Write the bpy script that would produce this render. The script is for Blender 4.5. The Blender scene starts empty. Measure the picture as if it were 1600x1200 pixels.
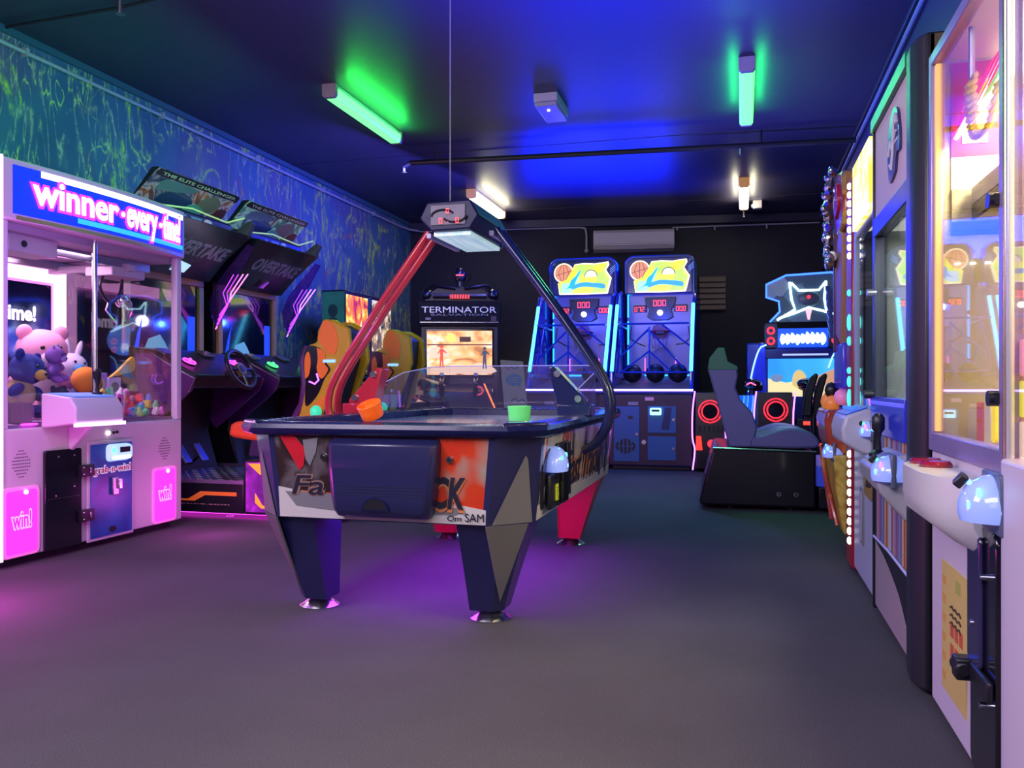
import bpy, bmesh, math, random
from mathutils import Vector, Matrix, Euler
random.seed(7)
S = bpy.context.scene
COL = S.collection
PI = math.pi
R = math.radians

# ---------------------------------------------------------------- camera, world, exposure
cam_d = bpy.data.cameras.new('camera'); cam = bpy.data.objects.new('camera', cam_d); COL.objects.link(cam)
cam_d.sensor_width = 36; cam_d.lens = 36 * 1320 / 1600; cam_d.shift_y = 2 / 1600; cam_d.clip_start = .05
cam.location = (0, 0, 1.0); cam.rotation_euler = (R(90), 0, R(15.2551))
S.camera = cam
W = bpy.data.worlds.new('world'); S.world = W; W.use_nodes = True
W.node_tree.nodes['Background'].inputs[0].default_value = (.12, .09, .22, 1)
W.node_tree.nodes['Background'].inputs[1].default_value = .07
S.view_settings.view_transform = 'Standard'; S.view_settings.look = 'None'
S.view_settings.exposure = 0.0; S.view_settings.gamma = 1.0; S.view_settings.use_curve_mapping = False
S.cycles.max_bounces = 8; S.cycles.transparent_max_bounces = 24; S.cycles.sample_clamp_indirect = 4.0
S.cycles.caustics_reflective = False; S.cycles.caustics_refractive = False

def lamp(name, kind, loc, col, power, size=.3, size_y=None, aim=None, spot=None, blend=.6):
    d = bpy.data.lights.new(name, kind); d.color = col; d.energy = power
    if kind == 'AREA':
        d.size = size
        if size_y: d.shape = 'RECTANGLE'; d.size_y = size_y
    elif kind == 'SPOT':
        d.spot_size = R(spot or 90); d.spot_blend = blend; d.shadow_soft_size = size
    else:
        d.shadow_soft_size = size
    o = bpy.data.objects.new(name, d); COL.objects.link(o); o.location = loc
    if aim is not None:
        o.rotation_euler = (Vector(aim) - Vector(loc)).to_track_quat('-Z', 'Y').to_euler()
    return o

# soft light of the part of the hall behind the camera
lamp('hall_light', 'AREA', (-1.4, -1.0, 3.3), (.93, .83, 1.0), 138, 3.2, 1.6, aim=(-1.2, 2.4, 0))
lamp('hall_light_low', 'AREA', (-1.0, -1.8, 2.0), (.62, .56, 1.0), 20, 1.8, 1.2, aim=(-1.4, 4, .6))
lamp('prize_row_fill', 'AREA', (-2.6, 1.4, 2.6), (.92, .80, 1.0), 75, 1.2, 1.2, aim=(.6, 3.0, 1.0))  # added fill lamp brightening the fronts of the prize machines
# blue wash from the hoop machines; unseen mid-room spots added to widen it overhead
lamp('blue_wash', 'AREA', (-1.9, 11.3, 2.78), (.0, .01, 1.0), 130, 1.9, .5, aim=(-1.3, 6.5, 3.6))
lamp('blue_wash_near', 'SPOT', (-.7, 4.6, 1.9), (.0, .01, 1.0), 1150, .05, spot=125, blend=1, aim=(-.7, 4.7, 3.55))
lamp('violet_wash', 'SPOT', (-.2, 8.2, 1.7), (.14, .13, 1.0), 230, .05, spot=110, blend=1, aim=(.2, 7.9, 3.55))
lamp('violet_wash_near', 'SPOT', (.1, 4.8, 1.9), (.12, .12, 1.0), 120, .05, spot=110, blend=1, aim=(.1, 4.9, 3.55))
lamp('mural_blue_fill', 'AREA', (-3.3, 8.8, 3.2), (.14, .14, 1.0), 52, 2.6, .4, aim=(-5.05, 9.2, 2.4))  # unseen area light added to turn the far mural blue
lamp('mural_teal_fill', 'AREA', (-3.6, 4.9, 2.75), (.05, .72, .34), 19, 2.8, .25, aim=(-5.05, 4.8, 2.9))  # unseen area light added to tint the near mural teal
# violet lamp under the table, magenta spill of the claw machine, cool spill at the hoop machines
lamp('under_table_light', 'AREA', (-1.35, 4.2, .42), (.40, .05, 1.0), 25, .9, 1.6, aim=(-1.35, 4.2, 0))
lamp('magenta_spill', 'POINT', (-3.45, 2.9, .3), (1.0, .05, .75), 36, .1)
lamp('claw_front_spill', 'POINT', (-3.4, 4.9, .25), (1.0, .1, .8), 5, .1)
lamp('violet_floor_spill', 'POINT', (-2.9, 3.4, 1.6), (.55, .2, 1.0), 26, .08)
lamp('blue_floor_spill', 'SPOT', (-.9, 8.6, 2.2), (.3, .34, 1.0), 90, .05, spot=110, blend=1, aim=(-.8, 7.9, 0))
lamp('hoop_blue_light', 'POINT', (-2.06, 10.65, 1.9), (.02, .06, 1.0), 20, .04)
lamp('hoop_blue_light', 'POINT', (-1.045, 10.65, 1.9), (.02, .06, 1.0), 20, .04)
lamp('hoop_front_fill', 'AREA', (-1.55, 9.3, 1.9), (.03, .08, 1.0), 26, 1.8, .3, aim=(-1.55, 10.6, 1.2))  # added area light that washes the hoop fronts blue
lamp('green_floor_spill', 'AREA', (-.1, 7.3, 3.3), (.15, 1.0, .4), 14, .15, 1.3, aim=(.0, 6.6, 0))

# ---------------------------------------------------------------- materials
MT = {}
def mat(name, col, rough=.5, metal=0, emit=None, es=1, spec=.5, coat=0):
    if name in MT: return MT[name]
    m = bpy.data.materials.new(name); m.use_nodes = True
    b = m.node_tree.nodes['Principled BSDF']
    b.inputs['Base Color'].default_value = (*col, 1); b.inputs['Roughness'].default_value = rough
    b.inputs['Metallic'].default_value = metal; b.inputs['Specular IOR Level'].default_value = spec
    b.inputs['Coat Weight'].default_value = coat; b.inputs['Coat Roughness'].default_value = .08
    if emit: b.inputs['Emission Color'].default_value = (*emit, 1); b.inputs['Emission Strength'].default_value = es
    nt = m.node_tree                                        # a whisper of wear on every surface
    t = nt.nodes.new('ShaderNodeTexCoord'); n = nt.nodes.new('ShaderNodeTexNoise'); n.inputs['Scale'].default_value = 24
    r = nt.nodes.new('ShaderNodeMapRange'); r.inputs['To Min'].default_value = max(.02, rough - .05); r.inputs['To Max'].default_value = min(1, rough + .05)
    nt.links.new(t.outputs['Object'], n.inputs['Vector']); nt.links.new(n.outputs['Fac'], r.inputs['Value']); nt.links.new(r.outputs[0], b.inputs['Roughness'])
    MT[name] = m; return m

def em(name, col, s, base=None):
    return mat(name, base or col, .4, 0, col, s)

def glass(name, tint=(1, 1, 1), refl=1.0, haze=0.0, hcol=(1, 1, 1), rough=.02):
    if name in MT: return MT[name]
    m = bpy.data.materials.new(name); m.use_nodes = True; nt = m.node_tree; nt.nodes.clear()
    o = nt.nodes.new('ShaderNodeOutputMaterial'); t = nt.nodes.new('ShaderNodeBsdfTransparent'); g = nt.nodes.new('ShaderNodeBsdfGlossy')
    t.inputs[0].default_value = (*tint, 1); g.inputs['Roughness'].default_value = rough
    lw = nt.nodes.new('ShaderNodeLayerWeight'); pw = nt.nodes.new('ShaderNodeMath'); pw.operation = 'POWER'; pw.inputs[1].default_value = 4.2
    f = nt.nodes.new('ShaderNodeMath'); f.operation = 'MULTIPLY_ADD'; f.inputs[1].default_value = .85; f.inputs[2].default_value = .045
    nt.links.new(lw.outputs['Facing'], pw.inputs[0]); nt.links.new(pw.outputs[0], f.inputs[0])
    mu = nt.nodes.new('ShaderNodeMath'); mu.operation = 'MULTIPLY'; mu.inputs[1].default_value = refl; mu.use_clamp = True
    mx = nt.nodes.new('ShaderNodeMixShader')
    nt.links.new(f.outputs[0], mu.inputs[0]); nt.links.new(mu.outputs[0], mx.inputs[0]); nt.links.new(g.outputs[0], mx.inputs[2])
    if haze:
        d = nt.nodes.new('ShaderNodeBsdfDiffuse'); d.inputs[0].default_value = (*hcol, 1)
        m2 = nt.nodes.new('ShaderNodeMixShader'); m2.inputs[0].default_value = haze
        nt.links.new(t.outputs[0], m2.inputs[1]); nt.links.new(d.outputs[0], m2.inputs[2]); nt.links.new(m2.outputs[0], mx.inputs[1])
    else:
        nt.links.new(t.outputs[0], mx.inputs[1])
    nt.links.new(mx.outputs[0], o.inputs[0]); MT[name] = m; return m

def art(name, stops, scale=3, detail=3, dist=.6, emit=0, rough=.35, stretch=(1, 1, 1), kind='noise', seed=0, interp='LINEAR', coat=0):
    """printed artwork: a noise (or wave / voronoi) field mapped through a colour ramp"""
    if name in MT: return MT[name]
    m = bpy.data.materials.new(name); m.use_nodes = True; nt = m.node_tree; L = nt.links.new
    b = nt.nodes['Principled BSDF']; b.inputs['Roughness'].default_value = rough; b.inputs['Coat Weight'].default_value = coat
    tc = nt.nodes.new('ShaderNodeTexCoord'); mp = nt.nodes.new('ShaderNodeMapping')
    mp.inputs['Scale'].default_value = stretch; mp.inputs['Location'].default_value = (seed * 1.7, seed * .9, seed * 2.3)
    L(tc.outputs['Object'], mp.inputs[0])
    if kind == 'noise':
        n = nt.nodes.new('ShaderNodeTexNoise'); n.inputs['Scale'].default_value = scale; n.inputs['Detail'].default_value = detail; n.inputs['Distortion'].default_value = dist
        out = n.outputs['Fac']
    elif kind == 'voronoi':
        n = nt.nodes.new('ShaderNodeTexVoronoi'); n.inputs['Scale'].default_value = scale; n.inputs['Randomness'].default_value = 1
        s = nt.nodes.new('ShaderNodeSeparateColor'); L(n.outputs['Color'], s.inputs[0]); out = s.outputs[0]
    else:
        n = nt.nodes.new('ShaderNodeTexWave'); n.inputs['Scale'].default_value = scale; n.inputs['Distortion'].default_value = dist; n.inputs['Detail'].default_value = detail
        n.bands_direction = kind; out = n.outputs['Fac']
    L(mp.outputs[0], n.inputs['Vector'])
    r = nt.nodes.new('ShaderNodeValToRGB'); r.color_ramp.interpolation = interp
    e = r.color_ramp.elements
    while len(e) > 1: e.remove(e[-1])
    e[0].position = stops[0][0]; e[0].color = (*stops[0][1], 1)
    for p, c in stops[1:]:
        q = e.new(p); q.color = (*c, 1)
    L(out, r.inputs[0]); L(r.outputs[0], b.inputs['Base Color'])
    if emit: L(r.outputs[0], b.inputs['Emission Color']); b.inputs['Emission Strength'].default_value = emit
    MT[name] = m; return m

# ---------------------------------------------------------------- mesh building
class MB:
    def __init__(s): s.v = []; s.f = []; s.k = []; s.mats = []
    def mi(s, m):
        if m not in s.mats: s.mats.append(m)
        return s.mats.index(m)
    def add(s, vs, fs, m, M=None):
        o = len(s.v); k = s.mi(m)
        s.v += [tuple(M @ Vector(p)) if M is not None else tuple(p) for p in vs]
        for f in fs: s.f.append([i + o for i in f]); s.k.append(k)
        return s
    def bb(s, x0, x1, y0, y1, z0, z1, m, M=None):
        v = [(x, y, z) for z in (z0, z1) for y in (y0, y1) for x in (x0, x1)]
        return s.add(v, [(0, 2, 3, 1), (4, 5, 7, 6), (0, 1, 5, 4), (2, 6, 7, 3), (0, 4, 6, 2), (1, 3, 7, 5)], m, M)
    def box(s, c, d, m, rot=(0, 0, 0)):
        M = Matrix.Translation(c) @ Euler(rot).to_matrix().to_4x4()
        a, b, e = d[0] / 2, d[1] / 2, d[2] / 2
        return s.bb(-a, a, -b, b, -e, e, m, M)
    def prism(s, poly, ax, a, b, m, M=None, poly2=None):
        """extrude a 2D outline along ax from a to b; poly2 = the outline at b"""
        q = poly2 or poly; n = len(poly)
        P = {'x': lambda p, t: (t, p[0], p[1]), 'y': lambda p, t: (p[0], t, p[1]), 'z': lambda p, t: (p[0], p[1], t)}[ax]
        v = [P(p, a) for p in poly] + [P(p, b) for p in q]
        f = [tuple(range(n)), tuple(range(2 * n - 1, n - 1, -1))] + [(i, (i + 1) % n, n + (i + 1) % n, n + i) for i in range(n)]
        return s.add(v, f, m, M)
    def loft(s, rings, m, cap=True, closed=False):
        n = len(rings[0]); v = [p for r in rings for p in r]; f = []
        for j in range(len(rings) - (0 if closed else 1)):
            a = j * n; b = ((j + 1) % len(rings)) * n
            for i in range(n): f.append((a + i, a + (i + 1) % n, b + (i + 1) % n, b + i))
        if cap and not closed:
            f.append(tuple(range(n))); f.append(tuple(range(len(v) - 1, len(v) - n - 1, -1)))
        return s.add(v, f, m)
    def cyl(s, p0, p1, r0, m, r1=None, n=16):
        p0, p1 = Vector(p0), Vector(p1); r1 = r0 if r1 is None else r1
        q = (p1 - p0).to_track_quat('Z', 'Y').to_matrix()
        ring = lambda p, r: [tuple(p + q @ Vector((r * math.cos(2 * PI * i / n), r * math.sin(2 * PI * i / n), 0))) for i in range(n)]
        return s.loft([ring(p0, r0), ring(p1, r1)], m)
    def tube(s, pts, r, m, n=8, closed=False):
        P = [Vector(p) for p in pts]; rings = []; up = None
        for i, p in enumerate(P):
            a = P[i - 1] if (i or closed) else P[0]; b = P[(i + 1) % len(P)] if (i < len(P) - 1 or closed) else P[-1]
            t = (b - a).normalized()
            if up is None: up = t.orthogonal().normalized()
            up = (up - t * up.dot(t)).normalized(); w = t.cross(up)
            rr = r[i] if isinstance(r, (list, tuple)) else r
            rings.append([tuple(p + up * rr * math.cos(2 * PI * k / n) + w * rr * math.sin(2 * PI * k / n)) for k in range(n)])
        return s.loft(rings, m, closed=closed)
    def ball(s, c, r, m, n=14, rot=None, zmin=-1, zmax=1):
        if not isinstance(r, (tuple, list)): r = (r, r, r)
        M = Matrix.Translation(c) @ (Euler(rot).to_matrix().to_4x4() if rot else Matrix.Identity(4))
        rings = []; h = n // 2 + 1; t0 = math.asin(zmin); t1 = math.asin(zmax)
        for j in range(h + 1):
            t = t0 + (t1 - t0) * j / h; cr = max(math.cos(t), .002)
            rings.append([tuple(M @ Vector((r[0] * cr * math.cos(2 * PI * i / n), r[1] * cr * math.sin(2 * PI * i / n), r[2] * math.sin(t)))) for i in range(n)])
        return s.loft(rings, m)
    def torus(s, c, Rr, r, m, axis='y', n=24, k=8, sx=1):
        pts = []
        for i in range(n):
            a = 2 * PI * i / n; x, y = Rr * math.cos(a) * sx, Rr * math.sin(a)
            pts.append({'y': (c[0] + x, c[1], c[2] + y), 'x': (c[0], c[1] + x, c[2] + y), 'z': (c[0] + x, c[1] + y, c[2])}[axis])
        return s.tube(pts, r, m, k, closed=True)
    def lathe(s, prof, c, m, n=20):
        return s.loft([[(c[0] + r * math.cos(2 * PI * i / n), c[1] + r * math.sin(2 * PI * i / n), c[2] + z) for i in range(n)] for r, z in prof], m)
    def text(s, t, m, x0, x1, z0, z1, y, depth=.004, bold=.02, shear=0, axis='y', flip=1, M=None):
        """lettering filling the rectangle x0..x1, z0..z1, facing -Y (axis y) or -X/+X (axis x)"""
        cu = bpy.data.curves.new('lettering', 'FONT'); cu.body = t; cu.size = 1; cu.offset = bold; cu.shear = shear; cu.resolution_u = 3
        o = bpy.data.objects.new('lettering', cu); COL.objects.link(o)
        me = bpy.data.meshes.new_from_object(o)
        bm = bmesh.new(); bm.from_mesh(me)
        bmesh.ops.remove_doubles(bm, verts=bm.verts, dist=1e-5)
        vs = [v.co.copy() for v in bm.verts]; bm.verts.index_update(); fs = [[v.index for v in f.verts] for f in bm.faces]
        edges = [[v.index for v in e.verts] for e in bm.edges if len(e.link_faces) == 1]
        bm.free(); bpy.data.meshes.remove(me); bpy.data.objects.remove(o); bpy.data.curves.remove(cu)
        if not vs: return s
        ax = min(v.x for v in vs); bx = max(v.x for v in vs); az = min(v.y for v in vs); bz = max(v.y for v in vs)
        n = len(vs); out = []
        for d in (0, depth):
            for v in vs:
                x = x0 + (v.x - ax) / (bx - ax) * (x1 - x0); z = z0 + (v.y - az) / (bz - az) * (z1 - z0)
                out.append((x, y - d, z) if axis == 'y' else (y - d * flip, -x * flip, z))
        F = [list(reversed([i + n for i in f])) for f in fs] + [list(f) for f in fs] + [(a, b, b + n, a + n) for a, b in edges]
        return s.add(out, F, m, M)
    def build(s, name, parent=None, bevel=0, seg=2, smooth=True, label=None, recalc=True):
        me = bpy.data.meshes.new(name); me.from_pydata(s.v, [], s.f)
        for m in s.mats: me.materials.append(m)
        me.polygons.foreach_set('material_index', s.k)
        if recalc:
            bm = bmesh.new(); bm.from_mesh(me); bmesh.ops.recalc_face_normals(bm, faces=bm.faces); bm.to_mesh(me); bm.free()
        if smooth:
            me.shade_smooth(); me.set_sharp_from_angle(angle=R(38))
        o = bpy.data.objects.new(name, me); COL.objects.link(o)
        if parent is not None: o.parent = parent
        if bevel:
            b = o.modifiers.new('bevel', 'BEVEL'); b.width = bevel; b.segments = seg; b.limit_method = 'ANGLE'; b.angle_limit = R(40); b.use_clamp_overlap = True
        if label: o['label'] = label
        return o

def thing(name, label, cat, loc=(0, 0, 0), rz=0, group=None):
    o = bpy.data.objects.new(name, None); COL.objects.link(o); o.empty_display_size = .1
    o.location = loc; o.rotation_euler = (0, 0, R(rz)); o['label'] = label; o['category'] = cat
    if group: o['group'] = group
    return o
def tag(o, label, cat, group=None, kind=None):
    o['label'] = label; o['category'] = cat
    if group: o['group'] = group
    if kind: o['kind'] = kind
    return o
def struct(o, label=None):
    o['kind'] = 'structure'
    if label: o['label'] = label
    return o
def dup(root, loc, rz=None, label=None):
    r = root.copy(); COL.objects.link(r); r.location = loc
    if rz is not None: r.rotation_euler = (r.rotation_euler[0], r.rotation_euler[1], R(rz))
    if label: r['label'] = label
    for ch in list(root.children):
        c = ch.copy(); COL.objects.link(c); c.parent = r
        for g in list(ch.children):
            d = g.copy(); COL.objects.link(d); d.parent = c
    return r
def rrect(x0, x1, z0, z1, r, n=4):
    p = []
    for cx, cz, a in ((x1 - r, z0 + r, -90), (x1 - r, z1 - r, 0), (x0 + r, z1 - r, 90), (x0 + r, z0 + r, 180)):
        for i in range(n + 1):
            t = R(a + 90 * i / n); p.append((cx + r * math.cos(t), cz + r * math.sin(t)))
    return p
def circ(cx, cz, r, n=20, sx=1): return [(cx + r * sx * math.cos(2 * PI * i / n), cz + r * math.sin(2 * PI * i / n)) for i in range(n)]
def smooth_path(pts, k=5):
    P = [Vector(p) for p in pts]; out = []
    for i in range(len(P) - 1):
        a = P[max(i - 1, 0)]; b = P[i]; c = P[i + 1]; d = P[min(i + 2, len(P) - 1)]
        for j in range(k):
            t = j / k
            out.append(.5 * ((2 * b) + (c - a) * t + (2 * a - 5 * b + 4 * c - d) * t * t + (3 * b - 3 * c + d - a) * t ** 3))
    out.append(P[-1]); return [tuple(p) for p in out]
def sm2(pts, k=4):
    q = smooth_path([(p[0], p[1], 0) for p in pts + pts[:1]], k); return [(p[0], p[1]) for p in q[:-1]]
SEG = {'0': 'abcdef', '1': 'bc', '2': 'abged', '7': 'abc', '5': 'afgcd', '3': 'abgcd'}
def digits(mb, t, x, z, w, h, y, m, gap=.35, th=.16):
    """seven segment numerals, x = left edge, z = bottom"""
    for i, ch in enumerate(t):
        x0 = x + i * w * (1 + gap); k = w * th
        for sgm in SEG[ch]:
            a = {'a': (x0, x0 + w, z + h - k, z + h), 'g': (x0, x0 + w, z + h / 2 - k / 2, z + h / 2 + k / 2), 'd': (x0, x0 + w, z, z + k),
                 'f': (x0, x0 + k, z + h / 2, z + h), 'b': (x0 + w - k, x0 + w, z + h / 2, z + h), 'e': (x0, x0 + k, z, z + h / 2), 'c': (x0 + w - k, x0 + w, z, z + h / 2)}[sgm]
            mb.bb(a[0], a[1], y - .004, y, a[2], a[3], m)

# common materials
BLACK = mat('black_plastic', (.012, .012, .018), .35)
GLOSSBLACK = mat('gloss_black', (.008, .008, .014), .12, coat=.5)
SCREENOFF = mat('dark_glossy_screen', (.004, .006, .012), .04, spec=1.0, coat=1)
CHROME = mat('chrome', (.8, .8, .85), .2, 1)
STEEL = mat('brushed_steel', (.5, .5, .55), .35, 1)
WHITE = mat('white_laminate', (.62, .58, .62), .35)
LILAC = mat('lilac_white_laminate', (.64, .56, .68), .4)
NAVY = mat('navy_plastic', (.018, .020, .085), .3, coat=.2)
GREY = mat('grey_plastic', (.22, .22, .24), .4)
RED = mat('red_paint', (.55, .015, .03), .3, coat=.3)
REDLED = em('red_led', (1, .04, .06), 4)
CLEAR = glass('clear_glass')
ACRYLIC = glass('clear_acrylic', (.93, .93, .97), 1.0, .05, (.55, .45, .8))
CYANLED = em('cyan_neon', (.10, .62, 1.0), 3.2)
BLUELED = em('blue_neon', (.03, .12, 1.0), 4)
PINKLED = em('pink_led', (1.0, .05, .85), 3)
HOTPINK = em('pale_pink_led', (1.0, .45, .95), 3.2)
VIOLETLED = em('violet_led', (.5, .12, 1.0), 3.2)
WHITELED = em('white_led', (1, .93, .85), 5)
TEALLED = em('teal_led', (.05, .85, .75), 2.2)
YELLOW = mat('yellow_shell', (.62, .42, .015), .28, coat=.4)
ORANGE = mat('orange_shell', (.95, .26, .02), .3, coat=.3)
WOOD = mat('tan_wood', (.50, .28, .12), .5)
BLUEPAINT = mat('blue_paint', (.015, .05, .42), .25, coat=.5)

# ================================================================ the room
def carpet():
    m = bpy.data.materials.new('charcoal_carpet'); m.use_nodes = True; nt = m.node_tree; L = nt.links.new
    b = nt.nodes['Principled BSDF']; b.inputs['Roughness'].default_value = .95; b.inputs['Specular IOR Level'].default_value = .1
    tc = nt.nodes.new('ShaderNodeTexCoord'); n = nt.nodes.new('ShaderNodeTexNoise'); n.inputs['Scale'].default_value = 260; n.inputs['Detail'].default_value = 3
    n2 = nt.nodes.new('ShaderNodeTexNoise'); n2.inputs['Scale'].default_value = 1.3; n2.inputs['Detail'].default_value = 5
    r = nt.nodes.new('ShaderNodeValToRGB'); r.color_ramp.elements[0].color = (.066, .062, .072, 1); r.color_ramp.elements[1].color = (.135, .125, .14, 1)
    r.color_ramp.elements[0].position = .3; r.color_ramp.elements[1].position = .75
    mx = nt.nodes.new('ShaderNodeMix'); mx.data_type = 'RGBA'; mx.blend_type = 'MULTIPLY'; mx.inputs[0].default_value = .5
    r2 = nt.nodes.new('ShaderNodeValToRGB'); r2.color_ramp.elements[0].position = .3; r2.color_ramp.elements[1].position = .7; r2.color_ramp.elements[0].color = (.6, .6, .6, 1)
    bp = nt.nodes.new('ShaderNodeBump'); bp.inputs['Strength'].default_value = .25; bp.inputs['Distance'].default_value = .002
    L(tc.outputs['Object'], n.inputs['Vector']); L(tc.outputs['Object'], n2.inputs['Vector']); L(n.outputs['Fac'], r.inputs[0]); L(n2.outputs['Fac'], r2.inputs[0])
    L(r.outputs[0], mx.inputs[6]); L(r2.outputs[0], mx.inputs[7]); L(mx.outputs[2], b.inputs['Base Color']); L(n.outputs['Fac'], bp.inputs['Height']); L(bp.outputs[0], b.inputs['Normal'])
    return m
def mural():
    """blue and teal painted wall with splashed, dripping paint trails"""
    m = bpy.data.materials.new('splashed_mural_paint'); m.use_nodes = True; nt = m.node_tree; L = nt.links.new; N = nt.nodes.new
    b = nt.nodes['Principled BSDF']; b.inputs['Roughness'].default_value = .55
    tc = N('ShaderNodeTexCoord')
    def noise(scale, detail, dist, st, loc=(0, 0, 0)):
        mp = N('ShaderNodeMapping'); mp.inputs['Scale'].default_value = st; mp.inputs['Location'].default_value = loc
        n = N('ShaderNodeTexNoise'); n.inputs['Scale'].default_value = scale; n.inputs['Detail'].default_value = detail; n.inputs['Distortion'].default_value = dist
        L(tc.outputs['Object'], mp.inputs[0]); L(mp.outputs[0], n.inputs['Vector']); return n.outputs['Fac']
    def ramp(f, st):
        r = N('ShaderNodeValToRGB'); e = r.color_ramp.elements
        while len(e) > 1: e.remove(e[-1])
        e[0].position = st[0][0]; e[0].color = (*st[0][1], 1)
        for p, c in st[1:]:
            q = e.new(p); q.color = (*c, 1)
        L(f, r.inputs[0]); return r.outputs[0]
    base = ramp(noise(.8, 3, .4, (1, 1, 1)), [(.3, (.03, .07, .22)), (.48, (.05, .15, .30)), (.6, (.09, .11, .26)), (.75, (.17, .16, .28))])
    spots = ramp(noise(2.2, 4, 1, (1, 1, 1), (4, 1, 2)), [(.66, (0, 0, 0)), (.72, (1, 1, 1))])
    def lines(scale, dist, st, loc, wd, msk):
        k = (0, 0, 0); w = (1, 1, 1)
        a = ramp(noise(scale, 1.5, dist, st, loc), [(.5 - wd, k), (.5 - wd * .45, (.22, .22, .22)), (.5, w), (.5 + wd * .45, (.22, .22, .22)), (.5 + wd, k)])
        fz = ramp(noise(38, 3, 1, (1, 1, .5), loc), [(.40, (.15, .15, .15)), (.58, w)]); q0 = N('ShaderNodeMath'); q0.operation = 'MULTIPLY'; L(a, q0.inputs[0]); L(fz, q0.inputs[1]); a = q0.outputs[0]
        g = ramp(noise(1.9, 2, .3, (1, 1, 1), (loc[1], loc[2], loc[0])), [(msk, k), (msk + .07, w)])
        q = N('ShaderNodeMath'); q.operation = 'MULTIPLY'; L(a, q.inputs[0]); L(g, q.inputs[1]); return q.outputs[0]
    def over(c, f, colr):
        x = N('ShaderNodeMix'); x.data_type = 'RGBA'; L(f, x.inputs[0]); L(c, x.inputs[6]); x.inputs[7].default_value = (*colr, 1); return x.outputs[2]
    c = over(base, spots, (.32, .10, .12))
    c = over(c, lines(1.9, 1.6, (1, 1.25, .45), (1, 2, 3), .060, .46), (.60, .80, .06))
    c = over(c, lines(2.6, 2.6, (1, 1.3, .5), (7, 5, 1), .045, .49), (.75, .90, .18))
    c = over(c, lines(3.4, 1.2, (1, 1.3, .28), (3, 9, 4), .035, .53), (.62, .60, .42))
    c = over(c, lines(1.6, 1.0, (1, 1.2, .8), (13, 4, 8), .010, .55), (.02, .03, .10))
    L(c, b.inputs['Base Color'])
    return m
def ceiling_mat():
    m = mat('dark_ceiling_paint', (.045, .040, .085), .42, spec=.4); return m
XL, YB0, YB1, XR, H = -5.06, 12.46, 13.30, 1.5, 3.55
b = MB(); b.add([(XL, -3, 0), (XR, -3, 0), (XR, YB1, 0), (XL, YB0, 0), (XL, -3, -.1), (XR, -3, -.1), (XR, YB1, -.1), (XL, YB0, -.1)],
      [(0, 1, 2, 3), (4, 7, 6, 5), (0, 4, 5, 1), (1, 5, 6, 2), (2, 6, 7, 3), (3, 7, 4, 0)], carpet())
struct(b.build('floor', smooth=False))
b = MB(); b.add([(XL, -3, H), (XR, -3, H), (XR, YB1, H), (XL, YB0, H), (XL, -3, H + .1), (XR, -3, H + .1), (XR, YB1, H + .1), (XL, YB0, H + .1)],
      [(3, 2, 1, 0), (5, 6, 7, 4), (1, 5, 4, 0), (2, 6, 5, 1), (3, 7, 6, 2), (0, 4, 7, 3)], ceiling_mat())
for y in (8.75, 11.9): b.bb(XL + .02, 1.12, y, y + .035, H - .004, H + .01, MT['dark_ceiling_paint'])    # cover strips between ceiling sheets
for x in (): b.bb(x, x + .03, -3, 12.7, H - .006, H + .01, MT['dark_ceiling_paint'])
struct(b.build('ceiling', smooth=False))
WALLD = mat('black_wall_paint', (.006, .006, .018), .65)
b = MB(); b.bb(XL - .1, XL, -3, YB0 + .1, 0, H, mural()); struct(b.build('wall_left', smooth=False))
b = MB(); b.add([(XL - .1, YB0 - .013, 0), (XR + .1, YB1 + .013, 0), (XR + .1, YB1 + .113, 0), (XL - .1, YB0 + .087, 0), (XL - .1, YB0 - .013, H), (XR + .1, YB1 + .013, H), (XR + .1, YB1 + .113, H), (XL - .1, YB0 + .087, H)],
      [(0, 1, 2, 3), (4, 7, 6, 5), (0, 4, 5, 1), (1, 5, 6, 2), (2, 6, 7, 3), (3, 7, 4, 0)], WALLD); struct(b.build('wall_back', smooth=False))
b = MB(); b.bb(XR, XR + .1, -3, YB1 + .1, 0, H, mat('navy_wall_paint', (.05, .05, .13), .5)); struct(b.build('wall_right', smooth=False))
b = MB(); b.bb(XL - .1, XR + .1, -3.1, -3, 0, H, WALLD); struct(b.build('wall_front', smooth=False))
b = MB(); b.bb(1.13, XR, -3, 13.24, 2.7, H, MT['navy_wall_paint']); struct(b.build('trim_1', smooth=False))          # lowered bulkhead over the machine row
def back(x, off=0): return YB0 + (x - XL) * (YB1 - YB0) / (XR - XL) - off
TRIMM = mat('dark_trim', (.03, .03, .06), .4)
b = MB()                                                                                                            # cornice over the rear wall
b.add([(XL, back(XL, .10), H - .13), (1.13, back(1.13, .10), H - .13), (1.13, back(1.13), H - .13), (XL, back(XL), H - .13), (XL, back(XL, .10), H), (1.13, back(1.13, .10), H), (1.13, back(1.13), H), (XL, back(XL), H)],
      [(0, 1, 2, 3), (4, 7, 6, 5), (0, 4, 5, 1), (1, 5, 6, 2), (2, 6, 7, 3), (3, 7, 4, 0)], TRIMM); struct(b.build('trim_2', bevel=.01))
b = MB(); b.bb(1.08, 1.13, -3, 13.1, H - .05, H, TRIMM); struct(b.build('trim_3', bevel=.008))
b = MB(); b.bb(XL, XL + .03, -3, YB0, H - .05, H, mat('teal_trim', (.04, .12, .2), .5)); struct(b.build('trim_4', smooth=False))
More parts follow.
